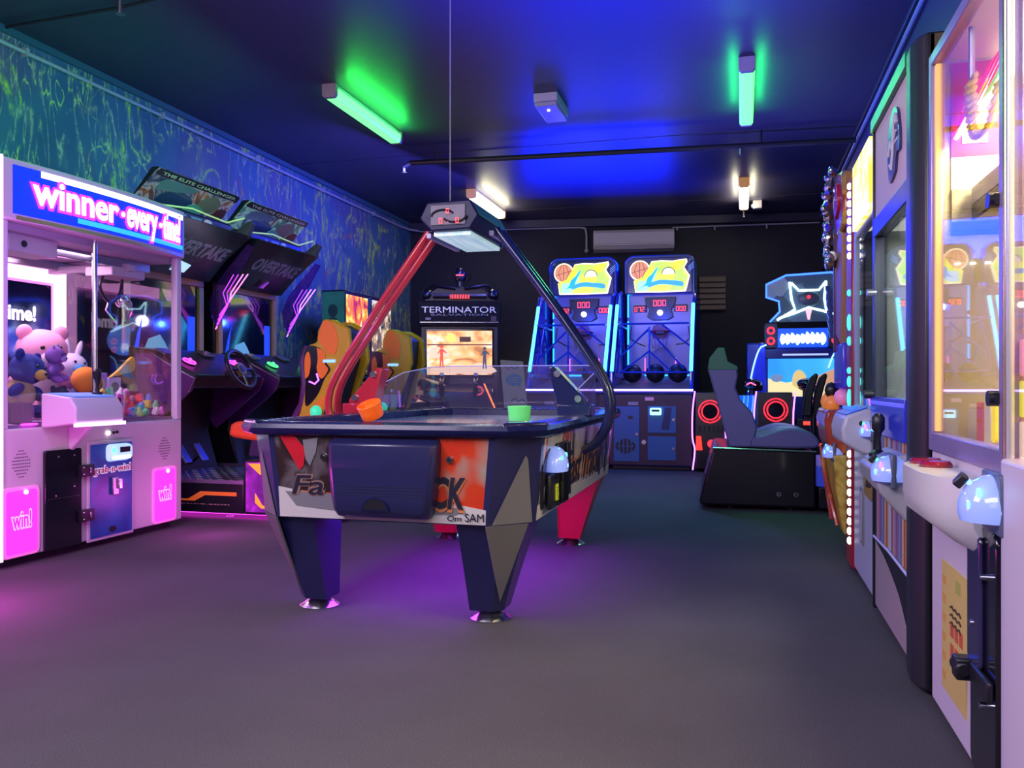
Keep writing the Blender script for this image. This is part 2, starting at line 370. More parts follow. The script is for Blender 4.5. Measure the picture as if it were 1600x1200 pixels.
# conduits and pipes
CONDUIT = mat('grey_conduit', (.42, .42, .5), .4)
b = MB(); pts = [(XL + .03, -2.9, 3.42), (XL + .03, 6, 3.42), (XL + .03, 11.9, 3.42), (XL + .06, 12.25, 3.42), (XL + .2, back(XL + .2, .04), 3.42), (-2.40, back(-2.4, .04), 3.42), (-2.32, back(-2.3, .04), 3.40), (-2.30, back(-2.3, .04), 3.3), (-2.30, back(-2.3, .04), 3.08)]
b.tube(pts, .016, CONDUIT, 8); b.ball((-2.30, back(-2.3, .04), 3.06), .035, CONDUIT)
root = thing('wall_conduit', 'long pale conduit run high on the mural wall turning onto the rear wall', 'conduit', (0, 0, 0))
b.build('conduit_pipe', root); b = MB()
for y in [-1, .5, 2, 3.5, 5, 6.5, 8, 9.5, 11]:
    b = MB(); b.bb(XL, XL + .05, y - .015, y + .015, 3.395, 3.45, CONDUIT); b.build('saddle_clip', root)
b = MB(); b.tube([(-1.02, back(-1.02, .04), 3.38), (1.1, back(1.1, .04), 3.40)], .012, CONDUIT)
for x in (-.95, -.4, .35): b.cyl((x, back(x, .04), 3.39), (x, back(x, .04), 3.33), .014, CONDUIT)
tag(b.build('rear_conduit'), 'thin grey conduit on the rear wall beyond the air conditioner', 'conduit')
b = MB(); b.tube([(1.10, -2.9, 3.44), (1.10, 12.9, 3.44)], .017, mat('blue_grey_conduit', (.25, .3, .5), .35)); tag(b.build('bulkhead_conduit'), 'long conduit following the upper edge of the bulkhead over the prize machines', 'conduit')
DARKPIPE = mat('dark_iron_pipe', (.02, .02, .035), .4)
root = thing('sprinkler_pipe', 'dark sprinkler pipe crossing under the ceiling with a sprinkler head at its end', 'pipe', (0, 0, 0))
b = MB(); b.tube([(-3.53, 8.50, 3.36), (-3.45, 8.51, 3.40), (1.07, 8.86, 3.40)], .028, DARKPIPE); b.build('pipe', root)
for x in (-3.15, .18):
    b = MB(); b.cyl((x, 8.5 + (x + 3.5) * .077, 3.40), (x, 8.5 + (x + 3.5) * .077, H), .012, DARKPIPE); b.build('hanger_rod', root)
for x in (-3.53, -.02):
    b = MB(); y = 8.5 + (x + 3.5) * .077; b.cyl((x, y, 3.37), (x, y, 3.31), .018, STEEL); b.cyl((x, y, 3.30), (x, y, 3.295), .03, STEEL); b.build('sprinkler_head', root)
b = MB(); b.cyl((-3.98, 4.72, H), (-3.98, 4.72, 3.47), .018, STEEL); b.cyl((-3.98, 4.72, 3.47), (-3.98, 4.72, 3.46), .03, STEEL)
tag(b.build('fire_sprinkler'), 'small ceiling sprinkler head above the glass claw machine', 'sprinkler')
b = MB(); b.tube([(-5.0, 4.80, 3.52), (-3.98, 4.74, 3.515), (-2.7, 4.55, 3.52)], .012, DARKPIPE); tag(b.build('ceiling_cable'), 'thin dark cable running along the ceiling toward the sprinkler above the claw machine', 'cable')
b = MB(); b.cyl((.02, 12.35, H), (.02, 12.35, 3.38), .016, STEEL); b.cyl((.02, 12.35, 3.38), (.02, 12.35, 3.37), .03, STEEL)
tag(b.build('fire_sprinkler'), 'small ceiling sprinkler head beyond the white tube light over the hoop machines', 'sprinkler')
b = MB(); b.bb(.14, .26, 12.1, 12.22, 3.44, H, WHITE); b.bb(.12, .14, 12.12, 12.2, 3.46, 3.50, WHITE)
tag(b.build('junction_box', bevel=.006), 'small white junction box on the ceiling beside the far white tube light', 'box')
# battens
GREEN_D = em('green_diffuser', (.09, 1.0, .15), 3.2, (.08, .5, .12)); WARM_D = em('warm_white_diffuser', (1.0, .92, .66), 4.5, (.9, .9, .8))
CASE = mat('lamp_casing', (.62, .58, .62), .4)
def batten(x, y0, label, dm, endm):
    t = thing('batten_light', label, 'ceiling light', (x, y0, H), 0, 'batten lights on the ceiling')
    b = MB(); b.prism([(-.05, 0), (.05, 0), (.05, -.03), (-.05, -.03)], 'y', 0, 1.46, CASE); b.build('casing', t, .004)
    b = MB(); b.prism([(-.062, -.031), (.062, -.031), (.060, -.095), (.045, -.115), (-.045, -.115), (-.060, -.095)], 'y', .055, 1.42, dm); b.build('diffuser', t, .006)
    for a, c in ((-.002, .053), (1.422, 1.462)):
        b = MB(); b.prism([(-.064, -.0), (.064, -.0), (.062, -.096), (.046, -.117), (-.046, -.117), (-.062, -.096)], 'y', a, c, endm); b.build('end_cap', t, .005)
ECG = mat('clear_end_cap', (.45, .4, .42), .3); ECW = em('amber_end_cap', (.9, .4, .1), .35, (.5, .3, .15))
batten(-3.37, 6.47, 'green glowing tube light on the ceiling near the mural wall', GREEN_D, ECG)
batten(.035, 6.79, 'green glowing tube light on the ceiling over the dark seat machine', GREEN_D, ECG)
batten(-3.40, 10.43, 'warm white tube light on the ceiling beyond the hockey scoreboard', WARM_D, ECW)
batten(.02, 10.73, 'warm white tube light on the ceiling beside the white junction box', WARM_D, ECW)
lamp('tube_side_glow', 'AREA', (-3.24, 7.2, 3.42), (.02, 1, .08), 11, 1.25, .05, aim=(-3.12, 7.2, 3.6))
for x_ in (-.075, .145): lamp('tube_side_glow', 'AREA', (x_, 7.5, 3.42), (.02, 1, .2), 3.5, 1.25, .04, aim=(x_ + (.06 if x_ > 0 else -.06), 7.5, 3.6))
lamp('tube_side_glow', 'AREA', (-3.27, 11.15, 3.42), (1, .92, .5), 7, 1.25, .05, aim=(-3.15, 11.15, 3.6))
for x_ in (-.09, .13): lamp('tube_side_glow', 'AREA', (x_, 11.45, 3.42), (1, .92, .6), 3.5, 1.25, .04, aim=(x_ + (.06 if x_ > 0 else -.06), 11.45, 3.6))
lamp('green_tube_light', 'AREA', (-3.37, 7.2, 3.41), (.1, 1, .25), 5, .1, 1.3, aim=(-3.37, 7.2, 0))
lamp('white_tube_light', 'AREA', (-3.40, 11.15, 3.41), (1, .9, .7), 7, .1, 1.3, aim=(-3.4, 11.15, 0))
lamp('white_tube_light', 'AREA', (.02, 11.45, 3.41), (1, .9, .7), 7, .1, 1.3, aim=(.02, 11.45, 0))
t = thing('emergency_light', 'small white square emergency light box on the blue lit ceiling', 'ceiling light', (-1.655, 7.42, H))
b = MB(); b.bb(-.105, .105, -.25, .25, -.075, 0, CASE); b.build('casing', t, .006)
b = MB(); b.bb(-.10, .10, -.245, .245, -.115, -.075, mat('frosted_lens', (.5, .5, .62), .25)); b.build('lens', t, .012)
b = MB(); b.cyl((0, -.12, -.116), (0, -.12, -.122), .012, WHITELED); b.build('indicator', t)
# air conditioner and louvre
ang = math.degrees(math.atan2(YB1 - YB0, XR - XL))
t = thing('air_conditioner', 'white split air conditioner on the rear wall above the hoop machines', 'air conditioner', (-1.60, back(-1.60), 3.02), ang)
b = MB(); b.prism([(-.02, 0), (-.19, .03), (-.235, .08), (-.24, .27), (-.20, .315), (-.02, .32)], 'x', -.60, .60, WHITE); b.build('casing', t, .008)
b = MB(); b.prism([(-.20, .035), (-.234, .075), (-.215, .085), (-.185, .045)], 'x', -.56, .50, BLACK); b.build('air_outlet', t)
b = MB(); b.prism([(-.205, .024), (-.245, .062), (-.24, .070), (-.20, .032)], 'x', -.56, .5, CASE); b.build('louvre', t)
b = MB(); b.bb(-.595, .595, -.2425, -.238, .10, .104, GREY); b.build('panel_seam', t)
t = thing('wall_vent', 'brown slatted vent on the dark rear wall beside the hoop machines', 'vent', (-.44, back(-.44), 2.12), ang)
b = MB(); b.bb(-.2, .2, -.03, 0, 0, .52, mat('vent_brown', (.06, .045, .05), .6)); b.build('vent_frame', t)
b = MB()
for i in range(6): b.box((0, -.045, .05 + i * .083), (.38, .012, .075), mat('vent_slat', (.12, .09, .09), .6), (R(-20), 0, 0))
b.build('slat_panel', t)

# ================================================================ air hockey table
HOCKEY = thing('air_hockey_table', 'large dark blue and red air hockey table with overhead scoreboard', 'air hockey table', (-1.45, 4.36, 0))
def octo(w, l, c, z): return [(w, -l + c, z), (w, l - c, z), (w - c, l, z), (-w + c, l, z), (-w, l - c, z), (-w, -l + c, z), (-w + c, -l, z), (w - c, -l, z)]
NAVYG = mat('navy_gloss', (.008, .011, .07), .28, spec=.25, coat=.12)
b = MB()
prof = [(.0, .79), (.012, .80), (.018, .82), (.010, .838), (-.02, .846), (-.085, .846), (-.10, .838), (-.105, .80)]
b.loft([octo(.68 + o, 1.17 + o, .13, z) for o, z in prof], NAVYG, cap=False)
b.loft([octo(.68, 1.17, .13, .79), octo(.575, 1.065, .1, .79)], NAVYG, cap=False)
b.build('rim', HOCKEY)
# chrome-look corner caps
for sx in (-1, 1):
    for sy in (-1, 1):
        b = MB(); c = [(.56, 1.192), (.69, 1.06), (.704, 1.06), (.704, 1.045), (.63, 1.12), (.55, 1.19)]
        p = [(sx * .545, sy * 1.188), (sx * .698, sy * 1.035), (sx * .60, sy * 1.02), (sx * .53, sy * 1.09)]
        b.loft([[(x, y, z) for x, y in p] for z in (.80, .852)], mat('corner_cap_gloss', (.02, .02, .07), .08, coat=1)); b.build('corner_cap', HOCKEY, .008)
b = MB(); b.loft([octo(.575, 1.065, .1, .74), octo(.575, 1.065, .1, .80)], mat('white_playfield', (.55, .58, .72), .12, coat=.6)); 
for i in range(9):
    for j in range(17): b.cyl((-.48 + i * .12, -.96 + j * .12, .80), (-.48 + i * .12, -.96 + j * .12, .8006), .004, BLACK, n=6)
b.bb(-.57, .57, -.006, .006, .80, .8008, RED); b.prism(circ(0, 0, .16), 'z', .80, .8006, RED); b.prism(circ(0, 0, .15), 'z', .8007, .8012, MT['white_playfield'])
pf = b.build('playfield', HOCKEY, smooth=False)
# body shell (tapered) with art panels
BODYART = art('flame_art_front', [(.30, (.50, .42, .32)), (.40, (.36, .30, .24)), (.46, (.60, .05, .012)), (.56, (.62, .03, .012)), (.64, (.62, .12, .03)), (.72, (.5, .44, .36))], 2.0, 2, .8, rough=.3, coat=.4, stretch=(1.4, 1, 1), seed=3)
SIDEART = art('flame_art_side', [(.30, (.02, .015, .02)), (.40, (.08, .05, .05)), (.46, (.5, .45, .42)), (.58, (.60, .58, .56)), (.63, (.55, .05, .02)), (.7, (.3, .2, .16))], 2.2, 3, 1.6, rough=.25, coat=.5, stretch=(1, 1.6, 1), seed=2)
PALE = mat('pale_print', (.60, .58, .56), .35, coat=.3)
def body_ring(w, l, z): return octo(w, l, .15, z)
b = MB(); b.loft([body_ring(.655, 1.145, .79), body_ring(.62, 1.125, .435)], mat('table_shell', (.03, .03, .10), .4)); b.build('body', HOCKEY, smooth=False)
def lerp(a, c, t): return a + (c - a) * t
def skin(pts, off, m, mb, axis, sgn):
    """thin sheet on the tapered front (axis y) or side (axis x) of the body; pts = (along, z)"""
    v = []
    for o in (off, 0.001):
        for a, z in pts:
            t = (.79 - z) / .355
            if axis == 'y': v.append((a, sgn * (lerp(1.145, 1.125, t) + o), z))
            else: v.append((sgn * (lerp(.655, .62, t) + o), a, z))
    n = len(pts)
    mb.add(v, [tuple(range(n)), tuple(range(2 * n - 1, n - 1, -1))] + [(i, (i + 1) % n, n + (i + 1) % n, n + i) for i in range(n)], m)
for sg, nm in ((-1, 'front_art_panel'), (1, 'rear_art_panel')):
    b = MB(); skin([(-.46, .44), (.46, .44), (.48, .787), (-.48, .787)], .004, BODYART, b, 'y', sg)
    skin([(-.46, .44), (.46, .44), (.462, .50), (.30, .525), (.2, .50), (-.2, .505), (-.33, .53), (-.40, .56), (-.463, .57)], .006, PALE, b, 'y', sg)
    if sg < 0:
        skin([(-.462, .56), (-.2, .55), (-.2, .787), (-.48, .787)], .0055, art('dark_engine_art', [(.3, (.012, .01, .012)), (.52, (.035, .018, .018)), (.62, (.12, .10, .11)), (.7, (.03, .02, .02))], 5, 3, 1, rough=.3, coat=.3), b, 'y', sg)
    b.build(nm, HOCKEY, smooth=False)
DKTXT = mat('dark_print', (.02, .02, .04), .3); ORTXT = mat('orange_print', (.55, .2, .08), .35)
b = MB()
b.text('CK', ORTXT, .235, .385, .485, .625, -1.139, .003, .05, .2)
b.text('CK', DKTXT, .238, .378, .50, .630, -1.143, .003, .03, .2); b.build('table_lettering', HOCKEY); b = MB()
b.text('Fa', mat('brown_print', (.28, .16, .14), .35), -.40, -.24, .535, .625, -1.139, .003, .05, .2)
b.text('Fa', DKTXT, -.395, -.25, .54, .620, -1.143, .003, .0, .2); b.build('table_lettering', HOCKEY); b = MB()
b.text('Om', DKTXT, .30, .36, .452, .475, -1.137, .002, .0, .1); b.text('SAM', DKTXT, .375, .455, .452, .485, -1.137, .002, 0)
b.build('table_lettering', HOCKEY)
b = MB()                                                                         # dark metal graphic under the letters
skin([(.10, .475), (.33, .475), (.37, .49), (.36, .51), (.30, .50), (.12, .515)], .0085, mat('grey_print', (.2, .2, .22), .3), b, 'y', -1); b.build('printed_graphics', HOCKEY, smooth=False); b = MB()
skin([(-.43, .55), (-.38, .49), (-.2, .475), (-.2, .545)], .0085, MT['grey_print'], b, 'y', -1)
b.build('printed_graphics', HOCKEY, smooth=False); b = MB(); skin([(-.45, .787), (-.38, .787), (-.33, .73), (-.34, .66), (-.36, .64), (-.39, .69)], .0085, RED, b, 'y', -1)
skin([(-.34, .77), (-.27, .78), (-.28, .72), (-.31, .66), (-.33, .69)], .0095, MT['grey_print'], b, 'y', -1)
b.build('printed_graphics', HOCKEY, smooth=False)
for sg, nm in ((1, 'side_art_panel'), (-1, 'side_art_panel')):
    b = MB(); skin([(-.965, .44), (.965, .44), (.975, .787), (-.975, .787)], .004, SIDEART, b, 'x', sg)
    skin([(-.965, .44), (.965, .44), (.965, .50), (.2, .49), (-.5, .52), (-.965, .50)], .006, PALE, b, 'x', sg)
    for y0, wd in ((-.93, .2), (.55, .15), (.76, .13)):            # large dark brush shapes
        pts = sm2([(y0, .66), (y0 + wd * .5, .73), (y0 + wd, .66), (y0 + wd * .8, .56), (y0 + wd * .4, .475), (y0 + wd * .05, .50)], 3)
        skin(pts, .008, DKTXT, b, 'x', sg); skin(sm2([(y0 + wd * .25, .56), (y0 + wd * .5, .59), (y0 + wd * .6, .55), (y0 + wd * .4, .50)], 3), .010, MT['grey_print'], b, 'x', sg)
    b.build(nm, HOCKEY, smooth=False)
    for o_, mm, bold in ((.008, ORTXT, .05), (.011, DKTXT, .01)):
        b = MB(); k = MB(); k.text('Fast Track', mm, -.42, .50, .515, .69, 0, .003, bold, .15)
        b.add([(sg * (lerp(.655, .62, (.79 - z) / .355) + o_ - y), sg * x, z) for x, y, z in k.v], k.f, mm); b.build('side_lettering', HOCKEY)
# corner blocks
GT = mat('grey_corner_laminate', (.15, .145, .16), .5)
for sx in (-1, 1):
    for sy in (-1, 1):
        m = NAVY if sy < 0 else RED; b = MB()
        def cr(w, l, z, o): return [(sx * (w - .175), sy * (l + o), z), (sx * (w - .15), sy * (l + o), z), (sx * (w + o), sy * (l - .15), z), (sx * (w + o), sy * (l - .175), z), (sx * (w - .19), sy * (l - .19), z)]
        b.loft([cr(.655, 1.145, .788, .006), cr(.62, 1.125, .437, .006)], m); k = b.build('corner_block', HOCKEY, smooth=False)
        b = MB(); q = .0055
        P = lambda t, z: (sx * (lerp(.505, .655, t) - .035 * (.79 - z) / .355 + q), sy * (lerp(1.145, .995, t) - .02 * (.79 - z) / .355 + q), z)
        pts = [P(.66, .715), P(.72, .70), P(.93, .439), P(.05, .439)]
        b.add([(x + sx * .003, y + sy * .003, z) for x, y, z in pts] + pts, [(0, 1, 2, 3), (7, 6, 5, 4), (0, 4, 5, 1), (1, 5, 6, 2), (2, 6, 7, 3), (3, 7, 4, 0)], GT if sy < 0 else RED)
        b.build('corner_wedge', k, smooth=False, label='grey triangular corner facet' if sy < 0 else None)
# legs
for sx in (-1, 1):
    for sy in (-1, 1):
        m = NAVY if sy < 0 else RED; b = MB()
        def ring(z):
            t = (.437 - z) / .39; t2 = t ** .9
            xo = lerp(.605, .475, t2); xi = lerp(.325, .335, t); yo = lerp(1.10, .955, t2); yi = lerp(.80, .805, t); c = lerp(.09, .04, t)
            return [(sx * xi, sy * yo, z), (sx * (xo - c), sy * yo, z), (sx * xo, sy * (yo - c), z), (sx * xo, sy * yi, z), (sx * (xi + .02), sy * yi, z), (sx * xi, sy * (yi + .02), z)]
        b.loft([ring(z) for z in (.437, .34, .24, .14, .07, .047)], m)
        leg = b.build('leg', HOCKEY, smooth=False, label='dark blue tapered leg' if sy < 0 else 'red tapered leg')
        b = MB(); r0, r1 = ring(.436), ring(.09); e = .003
        A = Vector(r0[1]); B = Vector(r0[2]); C = (Vector(r1[1]) + Vector(r1[2])) / 2; nn = Vector((sx * e, sy * e, 0))
        A = A + (A - B) * .55; B = B
        vs = [A + nn, B + nn, C + nn, A - nn, B - nn, C - nn]
        b.add([tuple(v) for v in vs], [(0, 1, 2), (5, 4, 3), (0, 3, 4, 1), (1, 4, 5, 2), (2, 5, 3, 0)], GT if sy < 0 else RED); b.build('leg_wedge', leg, smooth=False)
        b = MB(); b.lathe([(.004, 0), (.088, 0), (.090, .006), (.07, .018), (.045, .036), (.04, .05), (.004, .05)], (sx * .405, sy * .88, 0), CHROME, 28); b.build('foot_plate', leg)
# coin box bulging from the front
b = MB()
secs = [(.785, -.205, .275, .02), (.76, -.21, .28, .075), (.66, -.205, .275, .085), (.55, -.195, .262, .085), (.49, -.185, .25, .08), (.462, -.17, .235, .06), (.455, -.165, .23, .02)]
rings = []
for z, x0, x1, d in secs:
    y0 = -1.13; rings.append([(x0, y0, z), (x0 + .006, y0 - d * .75, z), (x0 + .03, y0 - d, z), (x1 - .03, y0 - d, z), (x1 - .006, y0 - d * .75, z), (x1, y0, z)])
b.loft(rings, NAVY); cb = b.build('coin_box', HOCKEY, .006)
b = MB()
for z in (.553, .565, .577, .589): b.bb(-.15, .22, -1.2165, -1.212, z, z + .004, mat('navy_groove', (.015, .018, .06), .4))
b.build('groove_band', cb)
b = MB(); arch = [(-.04, .495)] + [(.02 + .06 * math.cos(R(a)), .495 + .05 * math.sin(R(a))) for a in range(180, -1, -20)]
b.prism([(.02 + .06 * math.cos(R(a)), .492 + .055 * math.sin(R(a))) for a in range(0, 181, 15)], 'y', -1.2185, -1.205, NAVYG)
b.prism([(.02 + .052 * math.cos(R(a)), .496 + .045 * math.sin(R(a))) for a in range(0, 181, 15)], 'y', -1.2195, -1.21, BLACK); b.build('puck_return', cb)
for x in (-.245, .315):
    b = MB(); b.cyl((x, -1.135, .70), (x, -1.155, .70), .014, CHROME); b.cyl((x, -1.155, .70), (x, -1.158, .70), .008, BLACK); b.build('lock', HOCKEY, label='round chrome lock')
# coin door with dome acceptor on the +x side
b = MB(); b.bb(.655, .672, -.72, -.50, .47, .745, BLACK); cd = b.build('coin_door', HOCKEY, .006)
b = MB(); b.bb(.672, .69, -.71, -.60, .48, .655, GLOSSBLACK); b.bb(.672, .684, -.585, -.51, .50, .74, mat('black_metal_plate', (.02, .02, .025), .3, .6)); b.build('coin_door_plate', cd, .004)
b = MB(); b.ball((.672, -.79, .652), (.055, .085, .085), mat('lit_clear_hood', (.35, .45, .8), .12, emit=(.18, .30, 1.0), es=.55, coat=.8), 18, zmin=-.25); d = b.build('bill_acceptor_dome', HOCKEY)
b = MB()
for dy, dz, c in ((-.04, .02, 'g'), (.03, .03, 'g'), (0, -.01, 'b'), (.05, -.01, 'b')):
    b.ball((.722 - abs(dy) * .35, -.79 + dy, .665 + dz), (.006, .015, .015), em('green_dot_led', (.05, 1, .4), 5) if c == 'g' else em('blue_dot_led', (.1, .3, 1), 5), 8)
b.build('dome_led', d)
b = MB(); b.bb(.645, .668, -.87, -.72, .47, .62, BLACK); b.build('bill_acceptor_body', HOCKEY, .01)
b = MB(); b.bb(.650, .6735, -.775, -.735, .50, .57, mat('yellow_sticker', (.75, .9, .03), .5))
for i in range(6): b.bb(.6735, .6742, -.768, -.742, .508 + i * .009, .511 + i * .009, BLACK)
b.build('warning_sticker', HOCKEY)
# arms
def arm(sx, m, pts, nm, lab):
    b = MB()
    for dy in (-.055, .055):
        P = smooth_path([(sx * x, dy, z) for x, z in pts], 5); b.tube(P, .021, m, 10)
    b.build(nm, HOCKEY, label=lab)
RARM = [(.655, .66), (.715, .70), (.775, .80), (.79, .92), (.745, 1.05), (.60, 1.27), (.40, 1.55), (.19, 1.83)]
arm(1, mat('arm_navy', (.012, .018, .09), .2, coat=.5), RARM, 'scoreboard_arm', 'navy twin tube arm')
arm(-1, mat('arm_red', (.42, .02, .035), .25, coat=.5), RARM, 'scoreboard_arm', 'red twin tube arm')
for sx, m in ((1, MT['arm_navy']), (-1, MT['arm_red'])):
    b = MB(); b.prism([(sx * .67, .84), (sx * .67, .92), (sx * .50, 1.10), (sx * .47, 1.09), (sx * .53, .84)], 'y', -.05, .05, m)
    b.bb(min(sx * .52, sx * .70), max(sx * .52, sx * .70), -.07, .07, .84, .90, m); br = b.build('arm_bracket', HOCKEY, .006)
    for z, x in ((1.06, .52), (.93, .63)):
        b = MB(); b.cyl((sx * x, -.05, z), (sx * x, -.062, z), .018, CHROME); b.build('bolt', br)
# scoreboard head
b = MB(); hexp = lambda s: [(-.165 * s, 1.865), (-.125 * s, 1.945), (.11 * s, 1.95), (.155 * s, 1.87), (.11 * s, 1.80), (-.10 * s, 1.795)]
b.prism(hexp(1), 'y', -.26, .30, mat('score_hull', (.012, .014, .06), .4, spec=.2)); b.prism(hexp(1), 'y', .30, .42, MT['score_hull'], poly2=[(x * .8, 1.80 + (z - 1.80) * .55) for x, z in hexp(1)])
sb = b.build('scoreboard', HOCKEY, .008)
b = MB(); b.bb(-.10, .085, -.268, -.258, 1.825, 1.925, mat('score_face', (.10, .09, .14), .5, emit=(.5, .45, .6), es=.10))
for a0, a1, cx, cz, rr in ((20, 200, -.035, 1.87, .05), (200, 380, .03, 1.865, .05)):
    b.tube([(cx + rr * 1.2 * math.cos(R(a)), -.27, cz + rr * .6 * math.sin(R(a))) for a in range(a0, a1, 15)], .006, BLACK, 6)
for x, z in ((-.045, 1.842), (.045, 1.842), (-.008, 1.892)): b.bb(x - .013, x + .013, -.2705, -.268, z - .017, z + .017, BLACK)
b.build('score_face', sb)
b = MB(); digits(b, '0', -.053, 1.830, .016, .027, -.271, REDLED); digits(b, '0', .037, 1.830, .016, .027, -.271, REDLED); digits(b, '0', -.015, 1.882, .014, .022, -.271, REDLED); b.bb(-.008, .006, -.274, -.27, 1.836, 1.841, REDLED)
b.build('score_digits', sb)
b = MB(); b.bb(-.10, .10, -.22, .32, 1.776, 1.796, art('score_lamp_tray', [(.3, (.25, .5, .6)), (.6, (.6, .85, .85))], 6, 2, .3, emit=.55, stretch=(4, .3, 1))); b.build('under_lamp', sb)
for sx in (-1, 1):
    b = MB(); b.bb(sx * .175 - .012, sx * .175 + .012, -.1, .38, 1.79, 1.815, mat('lilac_edge', (.3, .28, .5), .3)); b.build('lamp_edge', sb)
lamp('scoreboard_lamp', 'AREA', (-1.45, 4.40, 1.77), (.75, .85, 1.0), 5, .18, .5, aim=(-1.45, 4.4, .8))
b = MB(); b.cyl((-1.51, 4.28, 1.94), (-1.51, 4.28, H), .004, mat('grey_cable', (.2, .2, .26), .5)); tag(b.build('hanging_cable'), 'thin grey cable hanging from the ceiling to the hockey scoreboard', 'cable')
# clear shields around the far half
b = MB(); top = [(-.60, .10, .98), (-.61, .6, 1.08), (-.58, .98, 1.12), (-.48, 1.10, 1.13), (.48, 1.10, 1.13), (.58, .98, 1.12), (.61, .6, 1.08), (.60, .10, .98)]
for i in range(len(top) - 1):
    p, q = top[i], top[i + 1]; c = Vector((0, .5, 0)); th_ = .003
    o = (Vector(((p[0] + q[0]) / 2, (p[1] + q[1]) / 2, 0)) - c).normalized() * th_
    v = [(p[0], p[1], .845), (q[0], q[1], .845), q, p]; v += [(x - o.x, y - o.y, z) for x, y, z in v]
    b.add(v, [(0, 1, 2, 3), (7, 6, 5, 4), (0, 4, 5, 1), (1, 5, 6, 2), (2, 6, 7, 3), (3, 7, 4, 0)], ACRYLIC)
sh = b.build('clear_shield', HOCKEY, smooth=False)
b = MB(); b.tube(top, .003, mat('shield_edge', (.5, .45, .75), .2, emit=(.4, .35, .8), es=.35), 6); b.build('shield_edge', sh)
# mallets
def mallet(x, y, m, label, rot=(0, 0, 0)):
    t = thing('mallet', label, 'mallet', (x, y, .846)); t.rotation_euler = rot
    b = MB(); b.lathe([(.004, 0), (.043, 0), (.047, .006), (.048, .03), (.052, .062), (.049, .064), (.042, .034), (.036, .014), (.004, .012)], (0, 0, 0), m, 24); b.build('mallet_cup', t)
    b = MB(); b.lathe([(.004, .01), (.016, .012), (.014, .045), (.017, .052), (.004, .056)], (0, 0, 0), m, 16); b.build('mallet_knob', t)
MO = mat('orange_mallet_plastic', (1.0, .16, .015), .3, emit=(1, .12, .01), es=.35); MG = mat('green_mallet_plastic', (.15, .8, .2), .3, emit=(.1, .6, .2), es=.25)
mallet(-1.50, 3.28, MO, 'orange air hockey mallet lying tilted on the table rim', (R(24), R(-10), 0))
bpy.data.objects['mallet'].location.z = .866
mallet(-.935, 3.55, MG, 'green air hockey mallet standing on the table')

# ================================================================ glass claw machine by the mural wall
CX, CYC = -3.85, 4.43
CLAW = thing('claw_machine', 'wide white claw machine with pink lights and winner every time sign', 'claw machine', (CX, CYC, 0), 90)
b = MB(); b.bb(-.77, .75, .0, 1.05, .05, .76, WHITE); b.build('cabinet', CLAW, .008)
b = MB(); b.bb(-.72, .70, .06, 1.0, 0, .05, BLACK); b.build('plinth', CLAW)
# header with bowed face
n = 12; xs = [-.78 + 1.54 * i / n for i in range(n + 1)]
bow = lambda x: .055 * (1 - ((x + .01) / .77) ** 2)
b = MB(); ring = [(x, -.02 - bow(x)) for x in xs] + [(.76, 1.05), (-.78, 1.05)]
b.prism(ring, 'z', 1.90, 2.235, LILAC)
b.build('header', CLAW, .012)
def bowsheet(x0, x1, z0, z1, off, th_, m, mb, n=12):
    q = [x0 + (x1 - x0) * i / n for i in range(n + 1)]
    P = [(x, -.02 - bow(x) - off - th_) for x in q] + [(x, -.02 - bow(x) - off) for x in reversed(q)]
    mb.prism(P, 'z', z0, z1, m)
b = MB(); bowsheet(-.72, .72, 1.935, 2.20, .001, .004, em('sign_blue', (.005, .03, .60), 1.0), b)
bowsheet(-.55, .72, 2.165, 2.20, .004, .003, em('sign_glow_white', (1, .9, 1), 2.2), b); bowsheet(-.3, .72, 1.955, 1.985, .004, .003, em('sign_cyan', (.03, .45, .95), 1.1), b)
sign = b.build('sign_panel', CLAW)
def bowtext(t, m, x0, x1, z0, z1, off, bold, mb, sh=0):
    k = MB(); k.text(t, m, x0, x1, z0, z1, 0, .004, bold, sh)
    k.v = [(x, y - .02 - bow(x) - off, z) for x, y, z in k.v]; mb.add(k.v, k.f, m)
SIGNPINK = em('sign_pink', (1.0, .03, .55), 1.8); SIGNWHITE = em('sign_white', (1, .85, 1), 2.6)
for t, x0, x1, z0, z1 in (('winner', -.62, .025, 1.995, 2.165), ('every', .085, .405, 1.945, 2.135), ('time!', .455, .675, 1.985, 2.185)):
    b = MB(); bowtext(t, SIGNPINK, x0 - .008, x1 + .008, z0 - .006, z1 + .006, .010, .075, b); bowtext(t, SIGNWHITE, x0 + .008, x1 - .008, z0 + .009, z1 - .009, .015, .02, b); b.build('sign_lettering', sign)
for x in (.055, .430):
    b = MB(); b.cyl((x, -.07 if x < .2 else -.055, 2.075), (x, -.09 if x < .2 else -.075, 2.075), .024, SIGNPINK); b.cyl((x, -.09 if x < .2 else -.075, 2.075), (x, -.095 if x < .2 else -.08, 2.075), .015, SIGNWHITE); b.build('sign_dot', sign)
b = MB(); bowsheet(-.70, .70, 1.905, 1.925, .001, .004, mat('gold_reflector', (.5, .42, .2), .3, .6), b); b.build('header_trim', CLAW)
